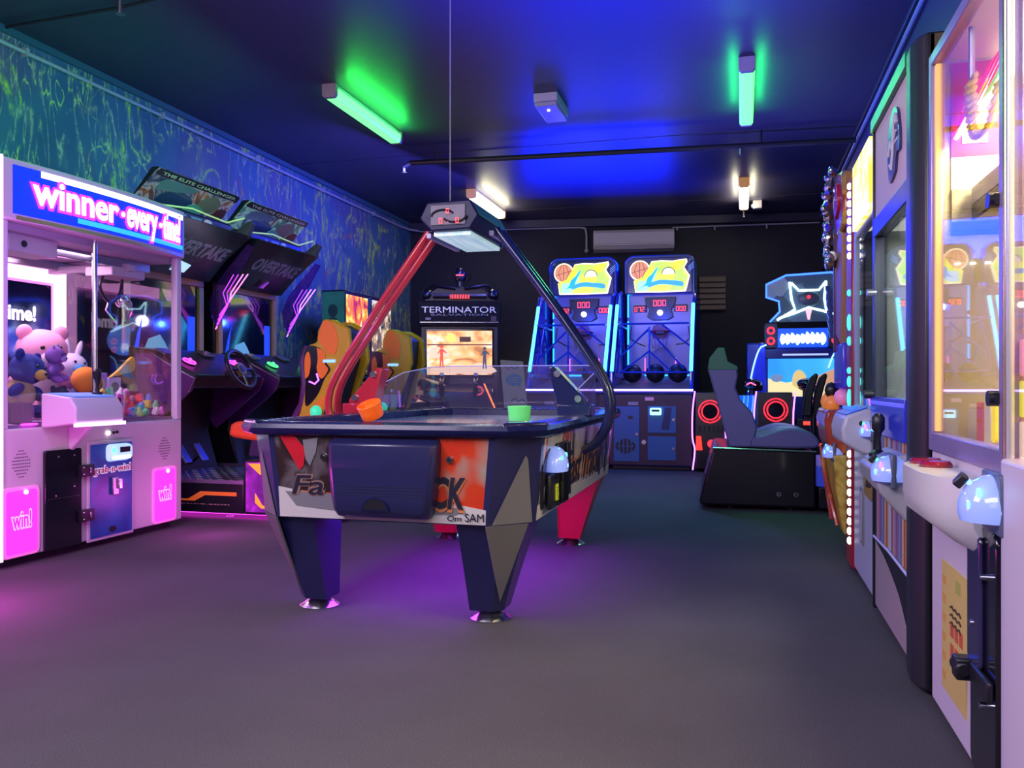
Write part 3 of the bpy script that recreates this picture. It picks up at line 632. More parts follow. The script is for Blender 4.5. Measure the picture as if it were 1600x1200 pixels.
# posts
for x, y in ((-.745, .025), (.725, .025), (-.745, 1.02), (.725, 1.02)):
    b = MB(); b.bb(x - .025, x + .025, y - .025, y + .025, .76, 1.90, LILAC); b.build('corner_post', CLAW, .006)
b = MB(); b.cyl((-.063, .02, .76), (-.063, .02, 1.90), .016, CHROME); b.build('centre_post', CLAW)
b = MB(); b.bb(-.785, -.772, -.02, .02, .05, 2.24, HOTPINK); b.build('corner_light', CLAW)
for x0, x1 in ((-.72, -.08), (-.046, .70)):
    b = MB(); b.bb(x0, x1, .018, .022, .76, 1.90, CLEAR); b.build('front_window', CLAW, smooth=False)
b = MB(); b.bb(.722, .726, .05, 1.0, .76, 1.90, CLEAR); b.build('side_window', CLAW, smooth=False)
b = MB(); b.bb(-.747, -.743, .05, 1.0, .76, 1.90, CLEAR); b.build('side_window', CLAW, smooth=False)
# lit back wall: dark mirror panels framed by glowing pink strips
MIRROR = mat('dark_mirror', (.16, .10, .22), .05, 1)
b = MB(); b.bb(-.74, .72, 1.0, 1.03, .76, 1.90, mat('pink_white_back', (.7, .45, .7), .5)); b.build('back_panel', CLAW)
b = MB(); b.bb(-.70, .60, .985, .998, .80, 1.72, MIRROR); b.build('mirror', CLAW, smooth=False)
b = MB()
for x0, x1, z0, z1 in ((-.72, .72, 1.74, 1.83), (.625, .72, .8, 1.74), (-.735, -.70, .8, 1.74)): b.bb(x0, x1, .965, .985, z0, z1, em('pink_tube', (1.0, .40, .9), 4))
b.build('light_strip', CLAW)
b = MB(); b.text('time!', em('time_reflection', (.85, .8, 1), 1.6), .17, .46, 1.45, 1.56, .984, .003, .03); b.build('mirror_sign_reflection', CLAW)  # mirror reflection of the sign, drawn as glowing text
b = MB(); b.bb(-.74, .72, .06, 1.0, 1.86, 1.90, mat('claw_ceiling', (.5, .42, .55), .5)); b.build('inner_ceiling', CLAW)
# gantry and claw
b = MB()
for y in (.25, .78): b.bb(-.73, .71, y - .02, y + .02, 1.80, 1.86, STEEL)
b.bb(.43, .50, .18, .85, 1.78, 1.83, WHITE); g = b.build('gantry', CLAW, .004)
b = MB(); b.bb(.30, .62, .20, .42, 1.735, 1.80, WHITE); b.build('carriage', CLAW, .008)
b = MB(); b.bb(-.60, -.25, .12, .30, 1.76, 1.86, WHITE); b.cyl((-.5, .11, 1.81), (-.5, .12, 1.81), .02, BLACK); b.build('motor_box', CLAW, .006)
b = MB(); b.cyl((.52, .31, 1.735), (.52, .31, 1.62), .01, BLACK); b.ball((.52, .31, 1.585), (.045, .045, .05), CHROME); cl = b.build('claw', CLAW)
for k in range(3):
    a = R(120 * k + 20); d = Vector((math.cos(a), math.sin(a), 0)); c = Vector((.52, .31, 1.585))
    b = MB(); b.tube([tuple(c + d * r + Vector((0, 0, z))) for r, z in ((.03, .0), (.085, -.01), (.10, -.07), (.06, -.13), (.03, -.15))], .007, CHROME, 6); b.build('claw_finger', cl)
b = MB(); b.tube(smooth_path([(.33, .3, 1.74), (.30, .3, 1.66), (.36, .3, 1.58), (.43, .3, 1.57), (.49, .3, 1.64), (.52, .31, 1.7)], 5), .011, BLACK); b.build('coiled_cable', cl)
b = MB(); b.tube(smooth_path([(-.72, .3, 1.55), (-.68, .3, 1.6), (-.63, .3, 1.5), (-.66, .3, 1.4)], 4), .006, BLACK); b.build('cable', CLAW)
# cabinet front
b = MB(); b.prism(rrect(-.485, -.21, .05, .625, .015), 'y', -.018, 0, GLOSSBLACK); b.bb(-.47, -.225, -.022, -.018, .34, .345, BLACK); sd = b.build('service_door', CLAW, .004)
for z in (.485, .215):
    b = MB(); b.bb(-.235, -.135, -.045, -.0, z - .035, z + .035, BLACK); b.bb(-.175, -.16, -.05, -.045, z - .018, z + .018, CHROME)
    for dz in (-.02, .02): b.cyl((-.222, -.045, z + dz), (-.222, -.05, z + dz), .006, CHROME)
    b.build('latch', sd, .006)
for x, z in ((-.39, .585), (-.27, .585), (-.27, .40), (-.41, .36)):
    b = MB(); b.cyl((x, -.018, z), (x, -.022, z), .005, STEEL); b.build('screw', sd)
b = MB(); b.bb(-.155, .245, -.012, 0, .04, .655, WHITE); bd = b.build('coin_door', CLAW, .004, label='blue door in a white frame')
b = MB(); b.bb(-.135, .225, -.016, -.012, .06, .635, art('bubbly_blue_print', [(.35, (.01, .05, .30)), (.55, (.02, .12, .48)), (.75, (.05, .25, .6))], 3.5, 4, .3, rough=.35)); b.build('blue_panel', bd)
b = MB(); b.prism(rrect(.0, .19, .53, .625, .03), 'y', -.05, -.016, em('acceptor_glow', (.45, .75, 1), .8), poly2=rrect(-.01, .20, .52, .63, .03)); b.bb(.075, .165, -.055, -.05, .575, .61, BLACK); b.bb(.01, .17, -.054, -.05, .537, .552, WHITELED)
ba = b.build('bill_acceptor', CLAW, .003); b = MB(); b.ball((.02, -.052, .592), .014, em('green_dot_led', (.05, 1, .4), 5)); b.build('acceptor_led', ba)
for i, (ch, c) in enumerate(zip('grab-n-win!', [(1, .1, .2), (1, .3, .1), (1, .8, .1), (.2, .9, .3), (.2, .7, 1), (.3, .4, 1), (.7, .3, 1), (1, .2, .6), (1, .3, .1), (1, .8, .1), (.2, .9, .3)])): pass
b = MB(); b.text('grab-n-win!', mat('white_print', (.75, .75, .85), .4, emit=(.8, .85, 1), es=.35), -.12, .215, .435, .505, -.017, .002, .07)
b.text('grab-n-win!', mat('crimson_print', (.6, .02, .15), .4), -.112, .207, .444, .497, -.0195, .002, .01); b.build('door_lettering', bd)
b = MB(); b.bb(.035, .085, -.035, -.016, .31, .42, STEEL); b.bb(.07, .10, -.05, -.03, .345, .41, CHROME); b.build('lock_handle', bd, .004)
b = MB(); b.prism(circ(.05, .095, .02, 12, 1.5), 'y', -.019, -.016, BLACK); b.build('maker_badge', bd)
b = MB(); b.cyl((.025, -.0, .70), (.025, -.012, .70), .012, WHITELED); b.cyl((.075, 0, .70), (.075, -.008, .70), .009, BLACK); b.cyl((.105, 0, .702), (.105, -.008, .702), .009, BLACK); b.build('indicator_light', CLAW)
for i, (x0, x1, z0, z1) in enumerate(((-.745, -.535, .075, .42), (.455, .665, .075, .42))):
    b = MB(); b.prism(rrect(x0 - .02, x1 + .02, z0 - .02, z1 + .02, .03), 'y', -.008, 0, mat('prize_frame', (.75, .5, .7), .3, emit=(1, .05, .6), es=.5)); b.prism(rrect(x0, x1, z0, z1, .02), 'y', -.012, -.008, em('prize_window_glow', (1.0, .035, .80), 1.35)); pw = b.build('prize_window', CLAW, .003)
    b = MB(); b.text('win!', mat('pink_line', (1, .3, .8), .4, emit=(1, .35, .9), es=1.5), x0 + .03, x1 - .04, z0 + .13, z0 + .24, -.013, .002, .07); b.text('win!', em('magenta_fill', (.75, .02, .6), 1.2), x0 + .038, x1 - .048, z0 + .14, z0 + .23, -.0155, .002, .01); b.build('window_lettering', pw)
    b = MB(); b.cyl((x0 + .13, -.012, z1 - .012), (x0 + .13, -.018, z1 - .012), .012, WHITELED); b.build('window_bulb', pw)
for cx in (-.635, .567):
    b = MB()
    for i in range(-4, 5):
        for j in range(-4, 5):
            if i * i + j * j <= 17: b.bb(cx + i * .014 - .004, cx + i * .014 + .004, -.0015, 0, .565 + j * .018 - .003, .565 + j * .018 + .003, mat('grille_hole', (.12, .1, .13), .6))
    b.build('speaker_grille', CLAW, smooth=False)
# control shelf
b = MB(); b.prism([(-.24, .785), (-.24, .875), (-.20, .93), (.0, .955), (.0, .76), (-.05, .76)], 'x', -.50, -.12, LILAC); b.prism([(0, .76), (-.16, .76), (0, .60)], 'x', -.30, -.26, LILAC)
cs = b.build('control_shelf', CLAW, .01)
b = MB(); b.prism([(-.20, .934), (-.03, .952), (-.03, .957), (-.20, .939)], 'x', -.47, -.15, em('shelf_top_blue', (.15, .3, .9), .5)); b.build('control_face', cs)
b = MB(); b.bb(-.51, -.115, -.25, -.235, .765, .785, HOTPINK); b.bb(-.122, -.112, -.25, 0, .765, .785, HOTPINK); b.build('edge_light', cs)
b = MB(); b.lathe([(.03, 0), (.03, .012), (.012, .02), (.009, .06), (.012, .08), (.022, .10), (.024, .14), (.012, .155), (.002, .157)], (-.20, -.12, .945), BLACK, 14); b.build('joystick', cs)
b = MB(); b.bb(-.71, -.52, .025, .03, .79, 1.13, ACRYLIC); b.build('chute_guard', CLAW, smooth=False)
b = MB(); b.bb(-.58, -.50, .06, .28, .76, .90, BLACK); b.bb(-.60, -.50, .02, .04, .775, .785, PINKLED); b.build('prize_chute', CLAW)
b = MB(); b.bb(.12, .18, .03, .30, .76, .92, mat('dark_red_box', (.2, .01, .03), .4)); b.build('chute_divider', CLAW)
b = MB(); b.bb(.20, .52, .035, .039, .78, 1.16, ACRYLIC); b.build('divider_sheet', CLAW, smooth=False)
b = MB(); b.bb(-.74, .72, .04, 1.0, .76, .78, mat('prize_bed', (.3, .2, .4), .6)); b.build('prize_floor', CLAW)
lamp('claw_inside_light', 'AREA', (CX - .45, CYC - .3, 1.84), (1, .58, .95), 20, .5, .9, aim=(CX - .45, CYC - .3, 0))

# ---- prizes inside
def fur(name, c): return mat(name, c, .85, spec=.2)
def plush(kind, label, c, c2, x, y, z, s=1, rot=(0, 0, 0), group=None):
    """x,y,z in the claw machine's own directions (x along the front, y into it)"""
    t = thing(kind, label, 'plush toy', (CX - y, CYC + x, z), 0, group); t.rotation_euler = Euler((R(rot[0]), R(rot[1]), R(90 + rot[2])))
    A = fur('fur_' + '_'.join('%d' % int(v * 99) for v in c), c); B = fur('fur_' + '_'.join('%d' % int(v * 99) for v in c2), c2)
    b = MB()
    if kind == 'plush_ball':
        b.ball((0, 0, 0), (.12 * s, .095 * s, .095 * s), A, 18); b.build('body', t)
        b = MB(); b.ball((.062 * s, 0, 0), (.065 * s, .079 * s, .079 * s), B, 16); b.build('end_patch', t)
        b = MB(); b.torus((0, 0, 0), .0955 * s, .006 * s, B, 'x', 24, 6); b.build('seam_band', t)
        return t
    b.ball((0, .01, -.11 * s), (.10 * s, .085 * s, .11 * s), A if kind != 'plush_bear' else B, 16)
    for sx in (-1, 1):
        b.ball((sx * .105 * s, -.03 * s, -.08 * s), (.065 * s, .035 * s, .035 * s), A, 10, (0, R(35 * sx), 0)); b.ball((sx * .07 * s, -.075 * s, -.19 * s), (.042 * s, .07 * s, .042 * s), A, 10)
    b.build('body', t)
    b = MB(); b.ball((0, 0, .06 * s), (.115 * s, .10 * s, .098 * s), A, 18); hd = b.build('head', t)
    for sx in (-1, 1):
        b = MB()
        if kind == 'plush_rabbit': b.ball((sx * .05 * s, .01, .19 * s), (.025 * s, .016 * s, .08 * s), A, 10, (0, R(12 * sx), 0))
        elif kind == 'plush_dinosaur': b.ball((sx * .05 * s, 0, .145 * s), (.018 * s, .018 * s, .04 * s), B, 8)
        else: b.ball((sx * .085 * s, .01, .14 * s), (.038 * s, .02 * s, .038 * s), A, 12)
        b.build('ear', hd)
        b = MB(); b.ball((sx * .04 * s, -.088 * s, .085 * s), .011 * s, mat('toy_eye', (.01, .01, .01), .15), 8); b.build('eye', hd)
    b = MB(); b.ball((0, -.095 * s, .035 * s), (.05 * s, .035 * s, .036 * s), B, 12); b.ball((0, -.128 * s, .045 * s), (.014 * s, .01 * s, .01 * s), MT['toy_eye'], 8); b.build('muzzle', hd)
    return t
PK, PW = (.85, .42, .55), (.8, .72, .85)
plush('plush_bear', 'big pale pink plush bear in a pale shirt on top of the toy pile', PK, PW, .03, .52, 1.15, 1.35, (12, 0, -20))
plush('plush_bear', 'dark blue plush bear slumped beside the clear chute guard', (.03, .05, .26), (.55, .45, .1), -.36, .25, 1.04, .95, (8, 8, 12))
plush('plush_dinosaur', 'purple plush dinosaur sitting between blue and orange toys', (.24, .12, .42), (.3, .25, .55), -.18, .21, 1.15, .55, (8, -8, 20))
plush('plush_ball', 'orange and dark red plush rugby ball under the pink bear', (.95, .33, .05), (.10, .03, .10), .06, .19, 1.03, .9, (0, 20, 15))
plush('plush_bear', 'orange plush bear leaning at the corner post of the claw machine', (.9, .3, .1), (.8, .5, .4), -.61, .38, 1.10, .75, (6, 0, 10))
plush('plush_bear', 'peach plush bear standing at the back of the pile beside the corner post', (.8, .42, .34), (.8, .6, .5), -.60, .74, 1.16, .85, (0, 0, 0))
plush('plush_rabbit', 'navy plush rabbit behind the purple dinosaur', (.03, .05, .2), (.2, .2, .5), -.31, .62, 1.10, .95, (0, 8, 0))
plush('plush_dinosaur', 'violet plush dinosaur at the foot of the pile behind the guard', (.18, .10, .36), (.4, .3, .6), -.60, .24, .90, .38, (0, 0, 10))
plush('plush_bear', 'dark grey plush bear low behind the control shelf', (.05, .05, .09), (.2, .2, .25), -.17, .18, .91, .5, (0, 0, 0))
plush('plush_rabbit', 'white and sky blue plush rabbit beside the chrome centre post', (.72, .74, .85), (.1, .45, .85), .37, .60, 1.08, .9, (0, 8, -10))
plush('plush_bear', 'pink and white plush bear behind the heap of tiny toys', (.8, .35, .5), (.8, .75, .8), .60, .68, .97, .75, (0, 0, 0))
plush('plush_ball', 'grey plush ball under the orange rugby ball', (.3, .3, .36), (.7, .7, .75), .01, .14, .86, .7, (0, 0, 30))
for i, (x, z, a) in enumerate(((-.50, 1.15, 20), (.56, 1.13, -12))):
    b = MB(); pts = sm2([(-.13, -.05), (-.02, -.01), (.12, .05), (.13, -.02), (.10, -.05), (0, -.055)], 4); b.prism(pts, 'y', -.012, .012, mat('yellow_card', (.85, .62, .05), .5))
    o = b.build('yellow_tag', None, .004); o.location = (CX - (.35 if i else .90), CYC + x, z); o.rotation_euler = (0, R(a), R(90))
    tag(o, 'bright yellow foam shape by the side window of the claw machine' if i else 'bright yellow foam shape behind the orange and purple toys', 'toy')
cols = [(.9, .1, .1), (.1, .3, .9), (.9, .8, .1), (.1, .7, .3), (.9, .9, .95), (.8, .2, .7), (.95, .4, .1), (.2, .2, .25)]
nm = ['red', 'blue', 'yellow', 'green', 'white', 'magenta', 'orange', 'charcoal']
random.seed(11)
for i in range(22):
    c = cols[i % 8]; x = .27 + (i % 6) * .075 + random.uniform(-.012, .012); y = .085 + (i // 6) * .055; z = .815 + (i // 6) * .045
    m = mat('trinket_' + nm[i % 8], c, .35)
    b = MB(); k = i % 3
    if k == 0: b.ball((0, 0, 0), (.026, .022, .03), m, 10)
    elif k == 1: b.bb(-.022, .022, -.016, .016, -.02, .035, m)
    else: b.lathe([(.003, -.025), (.022, -.022), (.024, .0), (.012, .02), (.012, .035), (.003, .036)], (0, 0, 0), m, 12)
    o = b.build(('capsule_toy', 'toy_box', 'toy_bottle')[k], None, .003 if k == 1 else 0); o.location = (CX - y, CYC + x, z); o.rotation_euler = (random.uniform(-.3, .3), random.uniform(-.3, .3), random.uniform(0, 3))
    tag(o, 'tiny bright coloured toy in the heap behind the side end of the claw window', 'toy', 'tiny toys heaped at the end of the claw machine')
for i, (x, y, z, w, h, c, l) in enumerate(((.34, .36, 1.02, .13, .17, (.5, .3, .8), 'lilac boxed doll standing behind the tiny toys'), (.50, .38, 1.0, .12, .15, (.85, .8, .9), 'white boxed toy with a dark round picture near the side window'), (.66, .36, .92, .07, .12, (.8, .12, .1), 'red boxed toy leaning at the far front corner of the claw machine'), (.23, .36, .96, .04, .22, (.05, .1, .7), 'slim deep blue tube beside the divider sheet'))):
    t = thing('toy_box', l, 'toy', (CX - y, CYC + x, z - h / 2 - .02), 90)
    b = MB(); b.bb(-w / 2, w / 2, -.03, .03, 0, h, mat('toybox_%d' % i, c, .4)); b.build('carton', t, .004)
    b = MB(); b.prism(circ(0, h * .55, w * .3, 14), 'y', -.033, -.03, mat('toybox_print_%d' % i, tuple(1 - v * .8 for v in c), .4)); b.build('printed_circle', t)

# ================================================================ racing machines with tall headers
HEADART = art('racing_header_art', [(.25, (.01, .01, .02)), (.4, (.03, .035, .08)), (.5, (.10, .10, .15)), (.56, (.20, .20, .28)), (.62, (.16, .045, .02)), (.72, (.02, .02, .04)), (.8, (.25, .22, .25))], 5, 3, 2.5, rough=.25, coat=.3, seed=5, emit=.6)
HEADART2 = art('racing_header_art_teal', [(.25, (.01, .02, .02)), (.42, (.03, .08, .09)), (.5, (.16, .30, .30)), (.58, (.10, .16, .14)), (.66, (.12, .02, .03)), (.8, (.02, .02, .03))], 4, 3, 2, rough=.25, coat=.3, seed=9, emit=.6)
LOGOM = mat('dim_grey_lettering', (.26, .28, .32), .4, .2)
def racer(yc, ledm, ledn, headart, lab, seat_lab):
    t = thing('racing_machine', lab, 'racing game', (-5.0, yc, 0), 90, 'racing machines along the mural wall')
    # local: y = -(distance from the wall), x = along the wall
    b = MB(); b.bb(-.50, .50, -1.42, -.02, .04, .27, BLACK); b.bb(-.50, .50, -2.22, -1.42, .04, .44, BLACK); pl = b.build('platform', t, .008)
    b = MB(); b.bb(-.49, .49, -1.40, -.05, .27, .285, STEEL)
    for i in range(12):
        for j in range(9): b.box((-.44 + j * .11, -1.36 + i * .09, .287), (.045, .012, .006), STEEL, (0, 0, R(45 if (i + j) % 2 else -45)))
    b.build('tread_plate', pl)
    b = MB(); b.bb(-.505, -.50, -1.42, -.05, .262, .29, mat('platform_edge', (.35, .25, .4), .3, .5)); b.build('edge_strip', pl)
    b = MB(); b.add([(-.503, -1.36, .20), (-.503, -1.05, .20), (-.503, -.94, .14), (-.503, -.2, .14), (-.503, -.2, .127), (-.503, -1.0, .127), (-.503, -1.09, .172), (-.503, -1.36, .172)] + [(-.5, y, z) for y, z in ((-1.36, .20), (-1.05, .20), (-.94, .14), (-.2, .14), (-.2, .127), (-1.0, .127), (-1.09, .172), (-1.36, .172))],
        [tuple(range(8)), tuple(range(15, 7, -1))] + [(i, (i + 1) % 8, 8 + (i + 1) % 8, 8 + i) for i in range(8)], mat('orange_stripe', (.8, .16, .03), .4, emit=(1, .2, .03), es=.25)); b.build('stripe', pl, smooth=False)
    b = MB(); b.text('overtake.lgigame.com', mat('peach_print', (.7, .45, .4), .5), .38, 1.30, .098, .112, 0, .002, 0); k = MB()
    k.add([(-.503 - abs(y) * .5, -1.68 + x, z) for x, y, z in b.v], b.f, MT['peach_print']); k.v = [(x, -(y + 1.68) - .0 if False else y, z) for x, y, z in k.v]
    k.v = [(x, -1.30 - (y + 1.68 - .38) + .92 - .0, z) if False else (x, -1.30 + (1.30 - (y + 1.68)), z) for x, y, z in k.v]; k.build('web_lettering', pl)
    for y in (-.3, -1.25, -2.1):
        for x in (-.42, .42):
            b = MB(); b.cyl((x, y, 0), (x, y, .045), .014, STEEL); b.cyl((x, y, 0), (x, y, .008), .03, STEEL); b.build('levelling_foot', pl)
    b = MB(); b.bb(-.48, .48, -2.0, -.3, .034, .04, VIOLETLED if ledn == 'green' else PINKLED); b.build('underglow_strip', pl)
    # rear pedestal side art
    b = MB(); P = [(-2.18, .06), (-1.44, .06), (-1.44, .43), (-2.18, .43)]
    b.prism(P, 'x', -.504, -.50, art('pedestal_art', [(.3, (.06, .01, .12)), (.5, (.25, .02, .35)), (.62, (.6, .03, .7)), (.75, (.12, .01, .2))], 4, 3, 1, emit=.45, seed=2))
    b.prism([(-1.46, .42), (-1.75, .42), (-1.72, .34), (-1.56, .34)], 'x', -.508, -.503, em('orange_led', (1, .28, .02), 1.1)); b.prism([(-1.52, .20), (-1.58, .11), (-1.9, .11), (-1.9, .09), (-1.57, .09), (-1.52, .13)], 'x', -.508, -.503, em('orange_led', (1, .28, .02), 1.1))
    b.torus((-.508, -1.72, .12), .05, .012, HOTPINK, 'x', 16, 6); b.build('pedestal_panel', t)
    # body behind the dash, monitor and header
    b = MB(); b.prism([(-.02, .27), (-.55, .27), (-.45, .60), (-.50, .95), (-.95, .98), (-.98, 1.08), (-.62, 1.27), (-.40, 1.30), (-.02, 1.30)], 'x', -.46, .46, BLACK); b.build('cabinet_body', t, .012)
    b = MB(); b.prism([(-.52, .62), (-.95, .96), (-.985, 1.06), (-.60, 1.25), (-.45, 1.25), (-.45, .7)], 'x', -.475, -.462, mat('purple_side', (.10, .02, .16), .35)); b.build('dash_side_panel', t); b = MB(); b.prism([(-.52, .62), (-.95, .96), (-.985, 1.06), (-.60, 1.25), (-.45, 1.25), (-.45, .7)], 'x', .462, .475, MT['purple_side']); b.build('dash_side_panel', t)
    b = MB(); b.tube([(-.478, -.60, 1.25), (-.478, -.72, 1.18), (-.478, -.985, 1.05), (-.478, -.93, .95)], .006, mat('silver_line', (.6, .6, .65), .2, .8), 6); b.tube([(.478, -.60, 1.25), (.478, -.72, 1.18), (.478, -.985, 1.05), (.478, -.93, .95)], .006, MT['silver_line'], 6); b.build('dash_trim', t)
    lc = MT[ledm]
    for x in (-.30, .30):
        b = MB(); b.prism(circ(x, 0, .055, 18), 'z', 0, .008, BLACK); b.v = [(p[0], -.80 + p[1] * .9 - p[2] * .5, 1.175 + p[1] * .45 + p[2]) for p in b.v]; dl = b.build('dash_button_ring', t)
        b = MB()
        pts = [(x + .05 * math.cos(2 * PI * i / 20), -.80 + .045 * math.sin(2 * PI * i / 20) - .006, 1.190 + .0225 * math.sin(2 * PI * i / 20)) for i in range(20)]; b.tube(pts, .006, lc, 6, closed=True); b.ball((x, -.812, 1.195), (.022, .012, .022), lc, 10); b.build('button_glow', dl)
    for x in (-.40, .12):
        b = MB(); b.box((x, -.66, 1.262), (.13, .10, .02), mat('small_display', (.08, .09, .1), .15), (R(26), 0, 0)); b.build('dash_display', t, .004)
    # steering wheel: rim, hub, spokes, column
    c = Vector((0, -1.07, 1.13)); q = Euler((R(64), 0, 0)).to_matrix()
    w = lambda x, y, z: tuple(c + q @ Vector((x, y, z)))
    b = MB(); b.tube([w(.165 * math.cos(2 * PI * i / 28), .165 * math.sin(2 * PI * i / 28), 0) for i in range(28)], .019, BLACK, 8, closed=True); wh = b.build('steering_wheel', t)
    b = MB(); b.cyl(w(0, 0, -.02), w(0, 0, .015), .055, mat('gold_hub', (.30, .24, .08), .3, .7), n=20); b.torus(w(0, 0, .0), .0001, .0001, BLACK) if False else None; b.cyl(w(0, 0, .015), w(0, 0, .02), .03, BLACK, n=16); b.build('hub', wh)
    for a in (0, 180, 270):
        b = MB(); b.tube([w(.05 * math.cos(R(a)), .05 * math.sin(R(a)), 0), w(.16 * math.cos(R(a)), .16 * math.sin(R(a)), 0)], [.016, .011], BLACK, 8); b.build('spoke', wh)
    b = MB(); b.cyl(w(0, 0, -.02), (0, -.92, 1.06), .04, BLACK); b.build('steering_column', wh)
    for x in (-.12, .10):
        b = MB(); b.box((x, -.62, .44), (.09, .02, .17), STEEL, (R(-35), 0, 0)); b.tube([(x, -.60, .40), (x, -.52, .34)], .012, BLACK); b.build('pedal', t, .004)
    # monitor with tan frame
    b = MB(); b.bb(-.53, .53, -.34, -.02, 1.28, 1.95, BLACK); mo = b.build('monitor_housing', t, .01)
    b = MB(); b.bb(-.50, .50, -.372, -.34, 1.87, 1.935, WOOD); b.bb(-.50, -.435, -.372, -.34, 1.28, 1.87, WOOD); b.bb(.435, .50, -.372, -.34, 1.28, 1.87, WOOD); b.build('monitor_frame', mo, .005, label='tan screen surround')
    b = MB(); b.bb(-.435, .435, -.348, -.342, 1.28, 1.87, SCREENOFF); b.build('screen', mo, smooth=False)
    b = MB(); b.prism([(-.26, 1.28), (-.20, 1.38), (-.06, 1.42), (.0, 1.36), (.06, 1.28)], 'y', -.350, -.348, em('faint_car_image', (.12, .34, .5), .7)); b.prism([(-.37, 1.28), (-.33, 1.42), (-.27, 1.55), (-.3, 1.4), (-.32, 1.28)], 'y', -.350, -.348, em('faint_blue_image', (.01, .06, .95), .9)); b.bb(.30, .40, -.350, -.348, 1.28, 1.6, MT['faint_blue_image']); b.build('screen_image', mo, smooth=False)
    # header tiers
    b = MB(); b.prism([(-.08, 1.95), (-.42, 1.92), (-.80, 2.32), (-.60, 2.36), (-.64, 2.42), (-.50, 2.42), (-.70, 2.665), (-.68, 2.68), (-.62, 2.68), (-.30, 2.3), (-.08, 2.2)], 'x', -.51, .51, mat('header_black', (.015, .015, .03), .3)); hd = b.build('header', t, .006)
    def tilt(x, v, y0, z0, y1, z1, off):     # v = 0 bottom .. 1 top, on the leaning face
        d = Vector((0, y1 - y0, z1 - z0)).normalized(); nrm = Vector((0, -d.z, d.y)); 
        if nrm.y > 0: nrm = -nrm
        return tuple(Vector((x, y0 + (y1 - y0) * v, z0 + (z1 - z0) * v)) + nrm * off)
    def panel(outline, m, fr, off0, off1, mb):
        n = len(outline); v = [tilt(x, s_, *fr, off1) for x, s_ in outline] + [tilt(x, s_, *fr, off0) for x, s_ in outline]
        mb.add(v, [tuple(range(n)), tuple(range(2 * n - 1, n - 1, -1))] + [(i, (i + 1) % n, n + (i + 1) % n, n + i) for i in range(n)], m)
    F1 = (-.50, 2.42, -.70, 2.665)
    b = MB(); panel([(-.60, -.05), (.44, -.25), (.50, .5), (.535, .98), (.515, 1.02), (-.515, 1.02), (-.54, .9), (-.56, .5)], headart, F1, .001, .014, b)
    panel([(-.535, .84), (.53, .84), (.535, .98), (.515, 1.02), (-.515, 1.02), (-.54, .9)], BLACK, F1, .014, .018, b); up = b.build('challenge_panel', t, smooth=False)
    b = MB(); k = MB(); k.text('THE ELITE CHALLENGER', MT['peach_print'], -.47, .49, .88, .965, 0, .002, .01)
    b.add([tilt(x, z, *F1, .0185 - y) for x, y, z in k.v], k.f, MT['peach_print']); b.build('challenge_lettering', up)
    b = MB()                                                     # raised car and pilot shapes on the art
    for k_, (pts, m) in enumerate((([(-.40, .05), (-.12, .0), (.02, .22), (.0, .5), (-.2, .6), (-.36, .4)], mat('car_navy', (.04, .05, .16), .2, coat=.5)), ([(-.46, .45), (-.1, .62), (.0, .8), (-.38, .8)], mat('car_silver', (.30, .28, .36), .3, .4)), ([(.12, .2), (.3, .3), (.36, .62), (.24, .78), (.1, .55)], mat('pilot_tone', (.34, .17, .13), .5)), ([(.3, .05), (.46, .1), (.48, .5), (.36, .45)], mat('deep_red_print', (.22, .03, .03), .4)), ([(-.06, .1), (.12, .06), (.2, .3), (.04, .4)], mat('mint_print', (.22, .38, .36), .4)))):
        panel(sm2(pts, 3), m, F1, .014, .017 + .001 * k_, b)
    b.build('header_figures', up)
    b = MB(); b.bb(-.50, .52, -.635, -.60, 2.335, 2.405, mat('strip_navy', (.02, .03, .08), .3)); b.prism(circ(.18, 2.37, .03, 14, 2), 'y', -.640, -.635, MT['silver_line']); b.bb(-.05, .09, -.640, -.635, 2.352, 2.388, LOGOM); b.bb(-.16, -.11, -.640, -.635, 2.352, 2.388, LOGOM); b.build('badge_strip', hd)
    F2 = (-.42, 1.92, -.80, 2.32)
    b = MB(); panel([(-.50, .02), (.42, .0), (.55, .9), (.58, 1.0), (-.52, 1.0)], art('tech_panel_art', [(.3, (.006, .012, .014)), (.5, (.015, .04, .035)), (.6, (.03, .08, .06)), (.72, (.01, .015, .02))], 3, 2, .5, kind='voronoi', seed=1), F2, .001, .012, b); lw = b.build('title_panel', t, smooth=False)
    b = MB(); k = MB(); k.text('OVERTAKE', LOGOM, -.34, .46, .42, .68, 0, .003, .03, .3); b.add([tilt(x, z, *F2, .013 - y) for x, y, z in k.v], k.f, LOGOM); b.build('title_lettering', lw)
    b = MB(); panel([(-.1, .1), (.08, .1), (.1, .25), (-.08, .3)], em('title_reflection_glow', (.5, .8, .95), .9) if ledn != 'green' else mat('title_reflection_metal', (.4, .4, .4), .1, 1), F2, .012, .02, b); b.build('title_reflection', lw)  # bright patch painting a spot reflection on the title panel
    b = MB(); b.prism([(-.62, 2.22), (-.80, 2.30), (-.86, 2.42), (-.82, 2.44), (-.70, 2.36), (-.55, 2.30)], 'x', .50, .56, mat('pewter_fin', (.10, .10, .13), .3, .5)); b.build('header_fin', hd, .004)
    b = MB(); b.tube([(-.44, -.655, 2.40), (-.1, -.69, 2.435), (.15, -.665, 2.43), (.33, -.72, 2.40), (.47, -.80, 2.46)], .007, mat('lime_edge', (.55, .7, .3), .3, emit=(.5, .7, .3), es=.5), 6); b.build('edge_line', hd)
